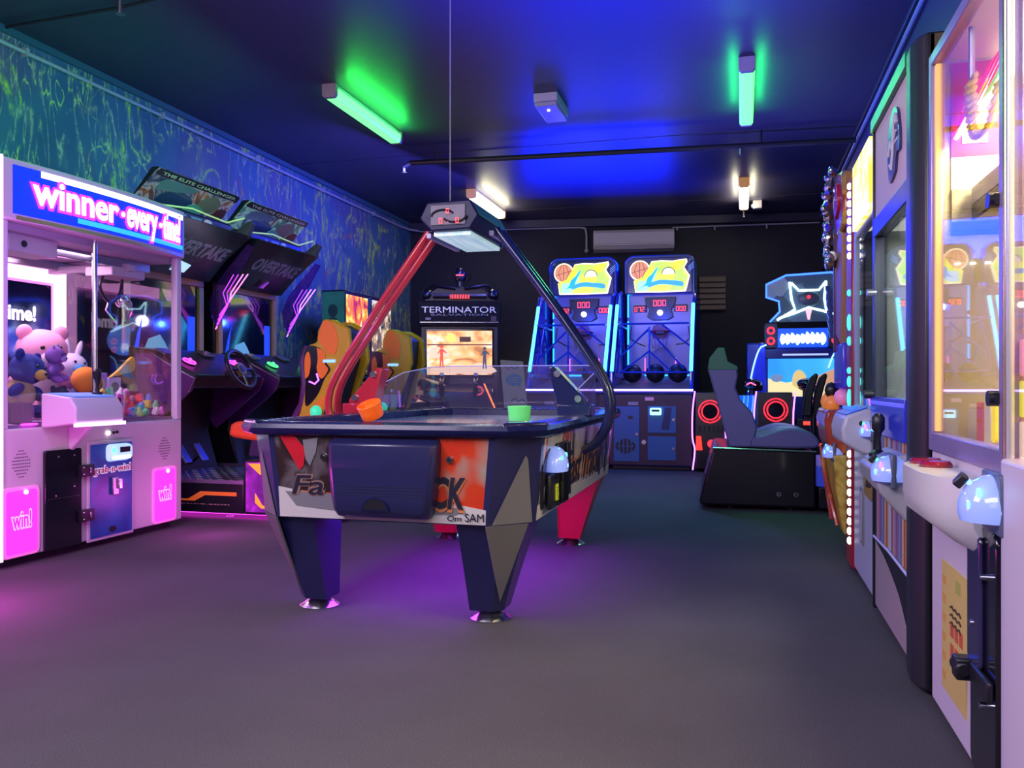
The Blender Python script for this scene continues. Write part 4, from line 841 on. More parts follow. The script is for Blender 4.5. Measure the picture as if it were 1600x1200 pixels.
    # glowing wings
    b = MB(); b.prism([(-.50, 1.52), (-.62, 1.72), (-.60, 1.80), (-.86, 2.22), (-.80, 2.24), (-.50, 1.92), (-.42, 1.75), (-.44, 1.60)], 'x', .515, .528, glass('smoked_wing', (.55, .35, .8), 1.0, .12, (.35, .1, .6))); wg = b.build('side_wing', t)
    for off in (-.04, 0, .04, .08):
        b = MB(); b.tube([(.532, -.48 - off * .3, 1.54 + off), (.532, -.60 - off * .3, 1.72 + off * .6), (.532, -.585 - off, 1.82), (.532, -.70 - off * 1.2, 1.98)], .0055, em('wing_glow', (.75, .22, 1.0), 2.2) if ledn == 'green' else em('wing_glow_pink', (1.0, .2, .85), 2.2), 6); b.build('wing_light', wg)
    # seat
    seat = thing('racing_seat', seat_lab, 'racing seat', (-3.45, yc, .44), 90, 'yellow racing seats') if False else t
    SX = lambda X: -((X if X < -3.27 else -3.27 + (X + 3.27) * .80) + 5.0)                                      # world X -> local y
    shell = [(-3.42, .50), (-3.30, .80), (-3.24, 1.02), (-3.26, 1.20), (-3.22, 1.31), (-3.13, 1.33), (-3.12, 1.42), (-3.06, 1.51), (-2.93, 1.50), (-2.78, 1.43), (-2.76, 1.20), (-2.86, 1.0), (-2.98, .75), (-3.04, .5)]
    for sx in (-1, 1):
        b = MB(); b.prism([(SX(X), z) for X, z in shell], 'x', sx * .13, sx * .175, YELLOW); k = b.build('seat_side', t, .018)
        if sx < 0:
            def patch(P, m, off, nm_, lab_=None):
                b = MB(); b.prism([(SX(X), z) for X, z in sm2(P, 4)], 'x', -.1755 - off, -.1745, m); b.build(nm_, k, label=lab_)
            patch([(-3.24, 1.02), (-3.26, 1.20), (-3.22, 1.30), (-3.08, 1.28), (-3.03, 1.18), (-2.98, 1.12), (-3.04, 1.05), (-3.12, .92), (-3.24, .84)], GLOSSBLACK, .004, 'black_inlay')
            patch([(-3.245, 1.05), (-3.25, 1.20), (-3.21, 1.26), (-3.185, 1.18), (-3.205, 1.08)], ORANGE, .007, 'orange_inlay')
            patch([(-3.12, 1.29), (-3.03, 1.25), (-3.04, 1.17), (-3.0, 1.12), (-3.07, 1.05), (-3.12, 1.12), (-3.11, 1.2)], ORANGE, .007, 'orange_inlay')
            patch([(-3.11, 1.36), (-3.05, 1.49), (-2.96, 1.47), (-2.90, 1.36), (-2.93, 1.24), (-3.02, 1.26)], ORANGE, .004, 'orange_inlay')
            patch([(-3.29, .60), (-3.24, .74), (-3.12, .87), (-3.03, .92), (-3.06, .80), (-3.14, .66), (-3.22, .56)], ORANGE, .004, 'orange_inlay')
            patch([(-3.22, .50), (-3.12, .62), (-3.02, .86), (-3.05, .72), (-3.13, .52)], GLOSSBLACK, .004, 'black_inlay')
            b = MB(); b.tube([(-.184, SX(X), z) for X, z in smooth_path([(-3.20, 1.02, 0), (-3.14, 1.00, 0), (-3.10, 1.03, 0), (-3.11, 1.08, 0)], 4) and [(-3.20, 1.03), (-3.14, 1.01), (-3.10, 1.04), (-3.12, 1.09)]], .007, VIOLETLED, 6); b.build('seat_light', k)
            b = MB(); b.bb(-.262, -.255, SX(-3.03), SX(-2.95) if SX(-2.95) > SX(-3.03) else SX(-3.03) + .001, 1.17, 1.20, BLUELED) if False else b.box((-.179, SX(-2.99), 1.185), (.01, .10, .022), em('slot_light', (.15, .35, 1), 2)); b.build('slot_light', k)
    b = MB(); P = [(-3.30, .56), (-3.20, .84), (-3.10, 1.05), (-3.02, 1.40), (-2.96, 1.48), (-2.82, 1.42), (-2.84, 1.2), (-2.95, .9), (-3.05, .56)]
    b.prism([(SX(X), z) for X, z in P], 'x', -.13, .13, mat('seat_black_padding', (.015, .012, .03), .5)); b.build('backrest', t, .02)
    b = MB(); b.tube([(0 * x - .15, SX(X), z) for X, z, x in [(-3.55, .46, 0), (-3.50, .60, 0), (-3.36, .74, 0), (-3.29, .86, 0), (-3.27, 1.02, 0), (-3.29, 1.18, 0), (-3.24, 1.30, 0)]], .028, mat('plum_edge', (.08, .02, .12), .35), 8)
    b.build('seat_edge', t)
    b = MB(); P = [(-3.92, .60), (-3.90, .70), (-3.84, .715), (-3.3, .66), (-3.25, .56), (-3.4, .53), (-3.86, .585)]
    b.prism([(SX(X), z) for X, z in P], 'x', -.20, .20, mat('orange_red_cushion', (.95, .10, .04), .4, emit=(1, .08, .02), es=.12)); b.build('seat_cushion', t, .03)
    b = MB(); b.prism([(SX(X), z) for X, z in ((-3.75, .44), (-3.72, .585), (-3.0, .57), (-2.95, .44))], 'x', -.18, .18, mat('seat_base', (.06, .03, .10), .4)); b.build('seat_base', t, .01)
    b = MB(); b.cyl((-.30, SX(-3.05), .44), (-.30, SX(-3.05), .75), .03, BLACK); b.ball((-.30, SX(-3.05), .80), (.045, .045, .05), em('gear_knob_green', (.05, .7, .35), .8)); b.build('gear_lever', t)
    return t
racer(6.04, 'pink_led', 'pink', HEADART, 'racing machine next to the claw machine, dashboard lit pink', '')
em('green_led', (.05, 1, .15), 3)
racer(7.26, 'green_led', 'green', HEADART2, 'racing machine beside the pinball machines, dashboard lit green', '')
lamp('racer_fill', 'POINT', (-3.9, 6.7, 1.6), (.7, .6, 1), 3.5, .05)  # added fill point brightening the racing screens and their frames

# ================================================================ two pinball machines behind the seats
def pinball(yc, lab, side, front):
    t = thing('pinball_machine', lab, 'pinball machine', (-4.98, yc, 0), 90)
    b = MB(); b.prism([(-.02, .55), (-1.35, .48), (-1.35, .80), (-.55, 1.08), (-.02, 1.08)], 'x', -.28, .28, BLACK); b.build('cabinet', t, .008)
    b = MB(); b.prism([(-1.33, .803), (-.56, 1.083), (-.56, 1.088), (-1.33, .808)], 'x', -.26, .26, SCREENOFF); b.build('playfield_glass', t, smooth=False)
    for x in (-.26, .26):
        for y in (-.08, -1.30):
            b = MB(); b.box((x, y, .28), (.04, .04, .56), STEEL); b.build('leg', t)
    b = MB(); b.bb(-.31, .31, -.58, -.28, 1.12, 2.10, BLACK); bx = b.build('backbox', t, .01)
    b = MB(); b.bb(-.316, -.31, -.57, -.29, 1.15, 2.08, side); b.build('side_artwork', bx, smooth=False)
    b = MB()                                                      # shadowy bust on the side art
    if 'bearded' in lab or True:
        sk = mat('pinball_portrait', (.03, .09, .07), .5); b.prism(circ(-.43, 1.86, .075, 16, .8), 'x', -.321, -.316, sk); b.prism([(-.56, 1.5), (-.30, 1.5), (-.33, 1.70), (-.40, 1.78), (-.47, 1.78), (-.54, 1.70)], 'x', -.320, -.316, sk); b.build('side_portrait', bx, smooth=False)
    b = MB(); b.bb(-.28, .28, -.588, -.58, 1.42, 2.05, front); b.build('backglass', bx, smooth=False)
    b = MB(); b.bb(-.27, .27, -.586, -.58, 1.16, 1.36, SCREENOFF); b.build('score_display', bx)
    return t
pinball(9.16, 'pinball machine with green side art and fiery glowing backglass', art('pinball_side_green', [(.3, (.01, .04, .04)), (.5, (.02, .12, .10)), (.7, (.03, .2, .16))], 2, 3, .5, emit=.35),
        art('pinball_fire', [(.25, (.05, .01, .06)), (.38, (.5, .03, .05)), (.5, (1, .25, .02)), (.58, (1, .75, .1)), (.64, (1, .9, .5)), (.72, (.4, .05, .5)), (.8, (.9, .9, 1))], 5, 4, 2, emit=1.3, stretch=(1, 1, .5)))
pinball(9.86, 'pinball machine with a white and gold backglass beside the terminator machine', art('pinball_side_blue', [(.3, (.01, .02, .10)), (.5, (.03, .08, .28)), (.7, (.10, .12, .3))], 2, 3, .5, emit=.3),
        art('pinball_gold', [(.3, (.02, .02, .05)), (.44, (.2, .15, .1)), (.52, (.9, .6, .2)), (.6, (.9, .85, .7)), (.7, (.05, .05, .12))], 7, 3, 1, emit=.8))

# ================================================================ rail shooter cabinet in the corner
T = thing('shooting_game', 'black two player terminator shooting cabinet with a dusty orange battle on screen', 'arcade machine', (-3.66, 10.75, 0), 17)
b = MB(); b.bb(-.52, .52, .0, .85, .04, 2.12, BLACK); b.build('cabinet', T, .01)
b = MB(); b.prism([(0, .04), (-.50, .04), (-.50, .75), (-.42, .92), (0, 1.02)], 'x', -.44, .44, mat('console_charcoal', (.02, .02, .03), .3)); con = b.build('console', T, .015)
b = MB(); b.bb(-.46, .46, -.02, .0, 1.10, 1.76, GLOSSBLACK); mo = b.build('monitor_bezel', T, .008)
b = MB(); b.bb(-.435, .435, -.024, -.02, 1.14, 1.73, art('dusty_battle_image', [(.2, (.10, .05, .03)), (.36, (.45, .18, .05)), (.47, (1, .42, .12)), (.56, (1, .62, .28)), (.63, (.9, .75, .5)), (.74, (.25, .22, .2))], 3.2, 5, 1.2, emit=1.25, stretch=(1, 1, 1.6), seed=4))
sc = b.build('screen', T, smooth=False)
b = MB(); I = lambda n_, c, e: em('shot_' + n_, c, e)
b.bb(-.43, .43, -.0265, -.024, 1.535, 1.55, I('brown', (.22, .10, .05), .6)); b.bb(-.0, .15, -.027, -.024, 1.58, 1.65, I('dark', (.12, .05, .03), .5))
b.prism(sm2([(-.43, 1.16), (-.43, 1.26), (-.25, 1.24), (-.1, 1.28), (.1, 1.25), (.25, 1.30), (.43, 1.25), (.43, 1.16)], 3), 'y', -.0265, -.024, I('sand', (1, .68, .38), .95))
b.prism(sm2([(-.2, 1.64), (-.1, 1.70), (-.05, 1.62), (-.12, 1.57)], 3), 'y', -.0265, -.024, I('yellow', (1, .7, .12), 1.2))
b.prism(sm2([(-.42, 1.36), (-.38, 1.50), (-.2, 1.50), (-.14, 1.38)], 3), 'y', -.0265, -.024, I('sand', (1, .68, .38), .95))
def figure(mb, x, z, h, m):
    for dx in (-.02, .02): mb.prism([(x + dx - .008, z), (x + dx + .01, z), (x + .4 * dx + .013, z + h * .5), (x + .4 * dx - .013, z + h * .5)], 'y', -.029, -.027, m)
    mb.prism([(x - .018, z + h * .48), (x + .018, z + h * .48), (x + .026, z + h * .82), (x - .026, z + h * .82)], 'y', -.029, -.027, m); mb.prism(circ(x, z + h * .91, h * .08, 10), 'y', -.029, -.027, m)
    mb.prism([(x - .02, z + h * .8), (x - .055, z + h * .62), (x - .045, z + h * .6), (x - .01, z + h * .74)], 'y', -.029, -.027, m); mb.prism([(x + .02, z + h * .8), (x + .07, z + h * .66), (x + .065, z + h * .62), (x + .01, z + h * .72)], 'y', -.029, -.027, m)
figure(b, -.24, 1.24, .30, I('red', (.8, .10, .05), 1.0)); figure(b, .335, 1.22, .30, I('slate', (.10, .12, .14), .6))
b.build('screen_image', sc, smooth=False)
b = MB(); b.prism([(-.54, 1.79), (.54, 1.79), (.56, 2.12), (-.56, 2.12)], 'y', -.10, .05, mat('marquee_black', (.006, .006, .010), .5, spec=.2)); mq = b.build('marquee', T, .008)
SILVER = mat('silver_lettering', (.45, .45, .6), .3, .2, emit=(.5, .5, .75), es=.45)
b = MB(); b.text('TERMINATOR', SILVER, -.50, .49, 1.965, 2.045, -.101, .004, .0); b.build('title_lettering', mq)
b = MB(); b.text('SALVATION', mat('grey_blue_lettering', (.25, .25, .35), .4, emit=(.3, .3, .5), es=.3), -.38, .38, 1.925, 1.95, -.101, .003, 0); b.build('subtitle_lettering', mq)
b = MB(); b.bb(-.52, .52, -.12, -.10, 1.835, 1.84, MT['silver_line']); b.bb(.42, .49, -.104, -.10, 1.85, 1.92, mat('plum_badge', (.12, .06, .07), .4)); b.bb(-.45, -.38, -.104, -.1, 1.87, 1.90, LOGOM); b.build('marquee_trim', mq)
# mechanical topper: shoulder yoke, pipes, plain round sensor dome with a red lamp bar
GUN = mat('gunmetal', (.10, .10, .12), .22, .9)
b = MB(); b.prism([(-.50, 2.12), (.50, 2.12), (.44, 2.24), (.30, 2.33), (-.30, 2.33), (-.44, 2.24)], 'y', .05, .30, mat('topper_black', (.02, .02, .03), .3, .5)); tp = b.build('topper', T, .02)
for sx in (-1, 1):
    b = MB(); b.tube([(sx * .06, .02, 2.30), (sx * .34, .0, 2.34), (sx * .42, .02, 2.31)], .022, GUN); b.tube([(sx * .12, .0, 2.2), (sx * .36, -.01, 2.2)], .03, mat('tan_gunmetal', (.22, .2, .18), .3, .8)); b.tube([(sx * .07, .05, 2.36), (sx * .16, .02, 2.46), (sx * .10, .06, 2.5)], .008, GUN, 6); b.ball((sx * .44, .12, 2.22), (.09, .10, .09), GUN, 14); b.build('shoulder_pipe', tp)
b = MB(); b.cyl((0, .12, 2.30), (0, .12, 2.42), .05, GUN, .06); b.lathe([(.06, 0), (.075, .03), (.085, .08), (.08, .14), (.055, .18), (.002, .195)], (0, .12, 2.40), GUN, 20); dm = b.build('sensor_dome', tp)
b = MB(); b.bb(-.05, .05, .036, .05, 2.475, 2.49, REDLED); b.build('red_lamp', dm)
b = MB(); b.bb(-.13, .13, -.03, .03, 2.165, 2.215, em('red_glow_bar', (.9, .05, .05), 1.6))
for i in range(7): b.bb(-.12 + i * .036, -.107 + i * .036, -.036, -.03, 2.16, 2.22, BLACK)
b.build('lamp_bar', tp)
# two mounted guns
for sx in (-1, 1):
    b = MB(); b.cyl((sx * .22, -.32, .93), (sx * .22, -.32, 1.02), .035, BLACK); g = b.build('gun_mount', con)
    b = MB(); b.tube([(sx * .22, -.50, 1.02), (sx * .22, -.20, 1.10)], .035, GLOSSBLACK); b.box((sx * .22, -.50, .96), (.05, .06, .16), BLACK, (R(20), 0, 0)); b.box((sx * .22, -.30, 1.12), (.05, .16, .05), STEEL, (R(-15), 0, 0)); b.build('gun', con, .008)
b = MB(); b.ball((-.30, -.46, 1.04), (.14, .02, .018), mat('amber_guard', (.7, .45, .15), .3, emit=(1, .6, .2), es=.3), 12, (0, R(18), 0)); b.build('gun_guard', con)
b = MB(); b.tube([(.33, -.5, 1.02), (.47, -.52, .70)], .010, em('orange_tube', (1, .18, .04), 2)); b.build('orange_tube', con)
b = MB(); b.torus((.26, -.45, .93), .05, .014, mat('pink_red_ring', (.6, .1, .12), .3, emit=(1, .1, .15), es=.5), 'y'); b.build('start_ring', con)
lamp('corner_warm_light', 'POINT', (-3.05, 11.7, 1.15), (1, .75, .5), 7, .15)
# information board standing by the shooter
t = thing('sign_board', 'pale grey standing board with a blue speech bubble beside the terminator cabinet', 'sign', (-2.42, 8.95, 0), 16)
b = MB(); b.prism([(-.15, 1.28), (.10, 1.26), (.155, .70), (-.10, .70)], 'y', -.012, .0, mat('board_grey', (.36, .36, .42), .5)); bd = b.build('board', t)
b = MB(); b.prism(circ(-.0, 1.06, .065, 20, 1.35), 'y', -.015, -.012, mat('bubble_blue', (.03, .25, .55), .5)); b.prism([(.04, 1.02), (.075, 1.02), (.07, .965)], 'y', -.015, -.012, MT['bubble_blue'])
for z in (1.08, 1.055, 1.03): b.bb(-.055, .055, -.017, -.015, z, z + .008, MT['board_grey'])
b.build('speech_bubble', bd); b = MB(); b.tube([(-.03, -.014, .83), (.02, -.014, .86), (.05, -.014, .82), (.09, -.014, .85), (.14, -.014, .80)], .006, mat('blue_ink', (.02, .04, .25), .5), 6)
b.tube([(-.10, -.014, 1.21), (-.06, -.014, 1.17), (-.04, -.014, 1.21), (0, -.014, 1.18), (.05, -.014, 1.2)], .004, MT['blue_ink'], 6); b.build('signature', bd)
b = MB(); b.cyl((0, .01, .02), (0, .01, .72), .015, STEEL); b.build('pole', t); b = MB(); b.lathe([(.002, 0), (.15, 0), (.15, .015), (.02, .03), (.002, .03)], (0, .01, 0), BLACK, 24); b.build('base', t)

# ================================================================ two hoop machines
BALLS = []
SIGNY = art('hoop_sign_yellow', [(.3, (.75, .95, .0)), (.45, (.95, .9, .02)), (.55, (.45, .9, .1)), (.66, (.9, 1.0, .05))], 2.2, 2, .6, emit=1.15, seed=6)
HBLUE = mat('hoop_blue_panel', (.012, .045, .33), .22, coat=.6); HDARK = mat('hoop_dark_blue', (.01, .02, .12), .3, coat=.4); MAROON = mat('maroon_frame', (.05, .012, .045), .4)
def hoop(x, y, lab):
    t = thing('basketball_machine', lab, 'basketball arcade game', (x, y, 0), 0, 'hoop machines')
    W_ = .485
    b = MB(); b.bb(-W_, W_, 0, 1.9, .05, .90, HDARK); b.bb(-W_ + .03, W_ - .03, .05, 1.85, 0, .05, BLACK); b.build('cabinet', t, .008)
    b = MB(); b.bb(-W_ + .01, W_ - .01, -.008, 0, .07, .86, MAROON); b.build('front_panel', t)
    # doors
    dr = [(-.43, -.125, .10, .75, 'tall'), (-.03, .30, .44, .755, 'bill'), (-.03, .30, .12, .40, 'low')]
    for x0, x1, z0, z1, k in dr:
        b = MB(); b.prism(rrect(x0, x1, z0, z1, .01), 'y', -.02, -.008, mat('hoop_door_blue', (.02, .13, .36), .35)); d = b.build('door', t, .003)
        lx, lz = (x1 - .03, (z0 + z1) / 2)
        b = MB(); b.cyl((lx, -.02, lz), (lx, -.03, lz), .018, CHROME); b.build('lock', d)
        if k == 'tall':
            b = MB()
            for i in range(5):
                o = -.085 + i * .0425; hh = math.sqrt(.10 ** 2 - o ** 2)
                P = [(-.29 + o - .014, .28 - hh * .9), (-.29 + o + .014, .28 - hh * .9), (-.29 + o + .018 + .01 * (i - 2), .28 + .0), (-.29 + o + .014, .28 + hh * .9), (-.29 + o - .014, .28 + hh * .9), (-.29 + o - .018 + .01 * (i - 2), .28)]
                b.prism(P, 'y', -.024, -.020, BLACK)
            b.bb(-.39, -.19, -.0245, -.021, .276, .284, MT['hoop_door_blue']); b.build('ball_shaped_grille', d, smooth=False)
            b = MB(); b.prism(circ(-.23, .62, .022, 14, 1.4), 'y', -.023, -.02, BLACK); b.build('finger_hole', d)
        if k == 'bill':
            b = MB(); b.prism(rrect(-.0, .13, .65, .735, .015), 'y', -.05, -.02, em('acceptor_cyan', (.35, .85, 1), 1.8)); b.bb(.02, .11, -.052, -.05, .69, .715, BLACK); b.build('bill_acceptor', d, .003)
            b = MB(); b.prism([(.13, .48), (.22, .48), (.25, .74), (.17, .74)], 'y', -.022, -.0195, HDARK); b.build('dark_slash_print', d)
    b = MB(); b.bb(-.26, -.14, -.02, -.008, .765, .805, mat('tan_label', (.45, .33, .35), .5)); b.build('label_plate', t)
    b = MB(); b.bb(-.06, .04, -.02, -.008, .82, .86, mat('pink_label', (.5, .25, .4), .5, emit=(.6, .2, .5), es=.3)); b.build('label_plate', t)
    b = MB(); b.cyl((-.075, -.008, .33), (-.075, -.02, .33), .026, STEEL); b.build('round_badge', t)
    b = MB(); b.bb(-W_ - .012, W_ + .012, -.03, 0, .90, .955, mat('front_ledge_blue', (.02, .03, .3), .2, coat=.6)); lg = b.build('front_ledge', t, .006)
    b = MB(); b.bb(-W_ - .01, W_ + .01, -.042, -.03, .932, .954, em('ledge_led', (.55, .38, 1.0), 4.5)); b.build('ledge_light', lg)
    b = MB(); b.prism([(0, .94), (.9, 1.06), (1.3, 1.12), (1.3, 1.08), (0, .90)], 'x', -W_ + .03, W_ - .03, mat('ball_deck_wood', (.34, .17, .13), .45)); b.build('ball_deck', t)
    # side panels and raked rails
    for sx in (-1, 1):
        b = MB(); b.prism([(.0, .94), (.12, 1.12), (.62, 1.98), (.95, 2.20), (1.9, 2.2), (1.9, .9), (0, .9)], 'x', sx * (W_ - .012), sx * (W_ - .002), glass('blue_side_mesh', (.03, .06, .30), .5, .35, (.02, .05, .5))); b.build('side_panel', t, smooth=False)
        b = MB(); b.tube(smooth_path([(sx * (W_ - .01), .0, .94), (sx * (W_ - .01), .08, 1.15), (sx * (W_ - .01), .58, 2.02), (sx * (W_ - .01), .70, 2.12), (sx * (W_ - .01), .95, 2.2)], 4), .024, BLUEPAINT); rl = b.build('rail', t)
        b = MB(); b.tube([(sx * (W_ - .02), .055, 1.17), (sx * (W_ - .02), .525, 2.0)], .021, em('cyan_tube', (.10, .72, 1.0), 2.6)); b.build('neon_tube', rl)
        b = MB(); b.prism([(0, .90), (.02, 1.15), (.62, 1.5), (1.0, 1.15), (1.0, .9)], 'x', sx * (W_ - .03), sx * (W_ - .012), HBLUE); b.build('side_wing', t)
        # cage struts
        for (y0, z0, y1, z1) in ((.3, 1.15, .7, 1.75), (.7, 1.75, 1.1, 1.2), (.35, 1.75, 1.2, 1.75), (.30, 1.1, 1.25, 1.1)):
            b = MB(); b.tube([(sx * (W_ - .05), y0, z0), (sx * (W_ - .05), y1, z1)], .012, BLUEPAINT, 6); b.build('cage_strut', t)
    for P in ([(-.42, .48, 1.76), (.42, .48, 1.76)], [(-.42, .42, 1.16), (.42, .42, 1.16)], [(-.06, .46, 1.72), (-.06, .43, 1.18)], [(-.06, .46, 1.70), (-.42, .43, 1.35)], [(-.06, .46, 1.68), (.36, .43, 1.2)], [(.10, .46, 1.74), (.43, .44, 1.48)], [(-.06, .44, 1.42), (.2, .43, 1.18)], [(-.06, .44, 1.42), (-.4, .43, 1.16)]):
        b = MB(); b.tube(P, .0125, BLUEPAINT, 6); b.build('cage_strut', t)
    # backboard with graphics
    b = MB(); b.bb(-.44, .44, 1.28, 1.31, 1.10, 2.2, mat('backboard', (.13, .12, .30), .25, emit=(.12, .1, .4), es=.22)); bk = b.build('backboard', t, smooth=False)
    b = MB()
    for i, P in enumerate(([(-.13, 1.16), (.16, 1.15), (.20, 1.35), (.08, 1.5), (-.08, 1.46), (-.17, 1.3)],)): b.prism(sm2(P, 3), 'y', 1.274, 1.28, mat('player_print_grey', (.18, .15, .28), .4))
    b.prism(sm2([(-.1, 1.62), (.08, 1.62), (.05, 1.80), (-.1, 1.78)], 3), 'y', 1.272, 1.279, mat('player_print_red', (.28, .02, .05), .4)); b.prism(sm2([(-.14, 1.14), (.1, 1.13), (.05, 1.2), (-.1, 1.22)], 3), 'y', 1.270, 1.279, MT['player_print_red'])
    b.build('backboard_print', bk)
    for P in ([(-.38, 1.78), (-.40, 1.62), (-.28, 1.55), (-.2, 1.52)], [(.36, 1.78), (.38, 1.62), (.3, 1.55), (.2, 1.54)]):
        b = MB(); b.tube([(x_, 1.26, z_) for x_, z_ in P], .007, BLACK, 6); b.build('board_line', bk)
    b = MB(); b.prism([(-.2, 2.16), (.2, 2.16), (.19, 2.06), (.14, 2.0), (.17, 1.9), (.10, 1.86), (-.10, 1.86), (-.17, 1.9), (-.14, 2.0), (-.19, 2.06)], 'y', 1.22, 1.28, BLACK); b.bb(-.35, -.18, 1.23, 1.27, 1.97, 2.06, BLACK); b.bb(.18, .35, 1.23, 1.27, 1.97, 2.06, BLACK); sd = b.build('score_display', t, .004)
    for tx, x0, z0, w_, h_ in (('000', -.088, 2.045, .044, .075), ('072', -.335, 1.975, .034, .06), ('000', .205, 1.975, .034, .06)):
        b = MB(); digits(b, tx, x0, z0, w_, h_, 1.219 if w_ > .04 else 1.229, REDLED); b.build('score_digits', sd)
    b = MB(); b.cyl((0, 1.20, 1.955), (0, 1.23, 1.955), .036, em('round_lamp', (1, .95, .7), 5)); b.build('round_lamp', sd)
    b = MB(); b.torus((0, 1.08, 1.70), .14, .010, mat('hoop_red', (.4, .02, .03), .35), 'z'); b.bb(-.05, .05, 1.2, 1.28, 1.68, 1.72, BLACK); b.build('hoop_ring', t)
    b = MB()
    for i in range(12):
        a, a2 = 2 * PI * i / 12, 2 * PI * (i + .5) / 12
        b.tube([(.14 * math.cos(a), 1.08 + .14 * math.sin(a), 1.70), (.12 * math.cos(a2), 1.08 + .12 * math.sin(a2), 1.62), (.10 * math.cos(a), 1.08 + .10 * math.sin(a), 1.54), (.085 * math.cos(a2), 1.08 + .085 * math.sin(a2), 1.48)], .003, mat('net_dark', (.06, .05, .1), .8), 4)
    b.build('hoop_net', t)
    # neon frame round the board
    for P in ([(-.42, 1.22, 1.2), (-.42, 1.22, 1.5)], [(-.42, 1.22, 1.54), (-.42, 1.22, 1.85)], [(-.42, 1.22, 1.9), (-.42, 1.22, 2.2), (-.30, 1.22, 2.215)], [(-.24, 1.22, 2.215), (.06, 1.22, 2.215)], [(.12, 1.22, 2.215), (.40, 1.22, 2.215)], [(-.2, 1.2, 1.13), (.1, 1.2, 1.13)], [(.15, 1.2, 1.13), (.38, 1.2, 1.13)]):
        b = MB(); b.tube(P, .012, em('blue_cyan_tube', (.02, .35, 1.0), 2.6), 6); b.build('board_light', t)
    for sx in (-1, 1):
        b = MB(); b.tube([(sx * .20, 1.25, 1.16), (sx * .20, 1.25, 1.36)], .008, em('pink_tube_small', (1, .15, .7), 1.5), 6); b.build('board_light', t)
    # marquee head
    b = MB(); P = [(-.455, 2.2)] + [(-.455 + .12 - .12 * math.cos(R(a)), 2.58 + .12 * math.sin(R(a))) for a in range(0, 91, 15)] + [(.455 - .12 + .12 * math.cos(R(a)), 2.58 + .12 * math.sin(R(a))) for a in range(90, -1, -15)] + [(.455, 2.2)]
    b.prism(P, 'y', 1.12, 1.6, mat('head_blue', (.01, .07, .26), .35, coat=.3)); b.prism([(x_ * .93, 2.2 + (z_ - 2.2) * .93) for x_, z_ in P], 'y', 1.105, 1.13, HDARK); hd = b.build('head', t, .01)
    b = MB(); o = [(-.30, 2.23), (-.32, 2.37), (-.22, 2.41), (-.15, 2.50), (-.10, 2.60), (.02, 2.61), (.16, 2.60), (.33, 2.62), (.34, 2.58), (.30, 2.52), (.34, 2.46), (.37, 2.42), (.34, 2.30), (.32, 2.23), (.0, 2.225)]
    b.prism([(x_ * 1.05 + .005, 2.42 + (z_ - 2.42) * 1.09) for x_, z_ in o], 'y', 1.085, 1.10, em('sign_cream_edge', (1, .9, .55), 1.2)); b.prism(circ(-.25, 2.50, .135, 24), 'y', 1.087, 1.101, MT['sign_cream_edge']); sg = b.build('sign', t)
    b = MB(); b.prism(o, 'y', 1.079, 1.085, SIGNY); b.build('sign_face', sg, smooth=False)
    b = MB(); b.prism(circ(-.25, 2.50, .118, 24), 'y', 1.080, 1.088, em('ball_orange', (.85, .32, .12), .9))
    for dx in (-.07, 0, .07): b.tube([(-.25 + dx * .4, 1.079, 2.39), (-.25 + dx, 1.079, 2.50), (-.25 + dx * .4, 1.079, 2.61)], .003, mat('ball_line', (.2, .06, .02), .5), 5)
    b.tube([(-.36, 1.079, 2.47), (-.25, 1.079, 2.50), (-.14, 1.079, 2.53)], .003, MT['ball_line'], 5); b.build('sign_ball', sg)
    b = MB(); b.prism(sm2([(-.28, 2.24), (-.27, 2.36), (-.18, 2.36), (-.10, 2.42), (-.06, 2.50), (-.04, 2.48), (-.06, 2.38), (-.12, 2.30), (-.16, 2.24)], 3), 'y', 1.074, 1.0795, em('sign_pale_blue', (.45, .85, .9), 1.0))
    b.prism(sm2([(-.24, 2.27), (-.17, 2.33), (-.15, 2.40), (-.09, 2.45), (-.03, 2.53), (-.02, 2.51), (-.07, 2.42), (-.10, 2.34), (-.12, 2.27), (-.16, 2.30)], 3), 'y', 1.071, 1.0745, em('sign_player_cyan', (.02, .55, .85), .9)); b.build('sign_player', sg)
    b = MB(); b.prism([(.12 + .085 * math.cos(R(a)), 2.44 + .09 * math.sin(R(a))) for a in range(0, 181, 15)], 'y', 1.074, 1.0795, em('sign_white_hoop', (.95, .9, .6), 1.1)); b.tube([(.12 + .085 * math.cos(R(a)), 1.073, 2.44 + .09 * math.sin(R(a))) for a in range(0, 181, 15)], .005, MT['ball_line'], 5); b.build('sign_hoop', sg)
    b = MB(); b.prism(sm2([(-.12, 2.33), (.0, 2.37), (.16, 2.36), (.30, 2.34), (.30, 2.28), (.16, 2.30), (.0, 2.31), (-.12, 2.28)], 3), 'y', 1.069, 1.0745, em('sign_ribbon', (.06, .45, .6), .9)); b.build('sign_ribbon', sg)
    for k_ in range(3):
        b = MB(); b.tube([(.37 + .0 * k_, 1.10, 2.47 + .03 * k_), (.44, 1.10, 2.53 + .03 * k_)], .004, em('pale_blue_streak', (.3, .5, 1), .6), 5); b.build('speed_line', hd)
    return t
H2 = hoop(-1.045, 10.02, 'hoop machine standing next to the red ring speaker cabinet')
H1 = dup(H2, (-2.06, 10.02, 0), None, 'hoop machine standing between the terminator cabinet and its twin')
def bball(x, y, z, lab):
    t = thing('basketball', lab, 'ball', (x, y, z), 25, 'dark basketballs on the ball decks')
    b = MB(); b.ball((0, 0, 0), .118, mat('dark_ball_rubber', (.012, .012, .02), .45), 24); b.build('ball', t)
    b = MB(); b.torus((0, 0, 0), .1175, .0025, BLACK, 'x', 32, 4); b.torus((0, 0, 0), .1175, .0025, BLACK, 'z', 32, 4); b.build('seam', t); return t
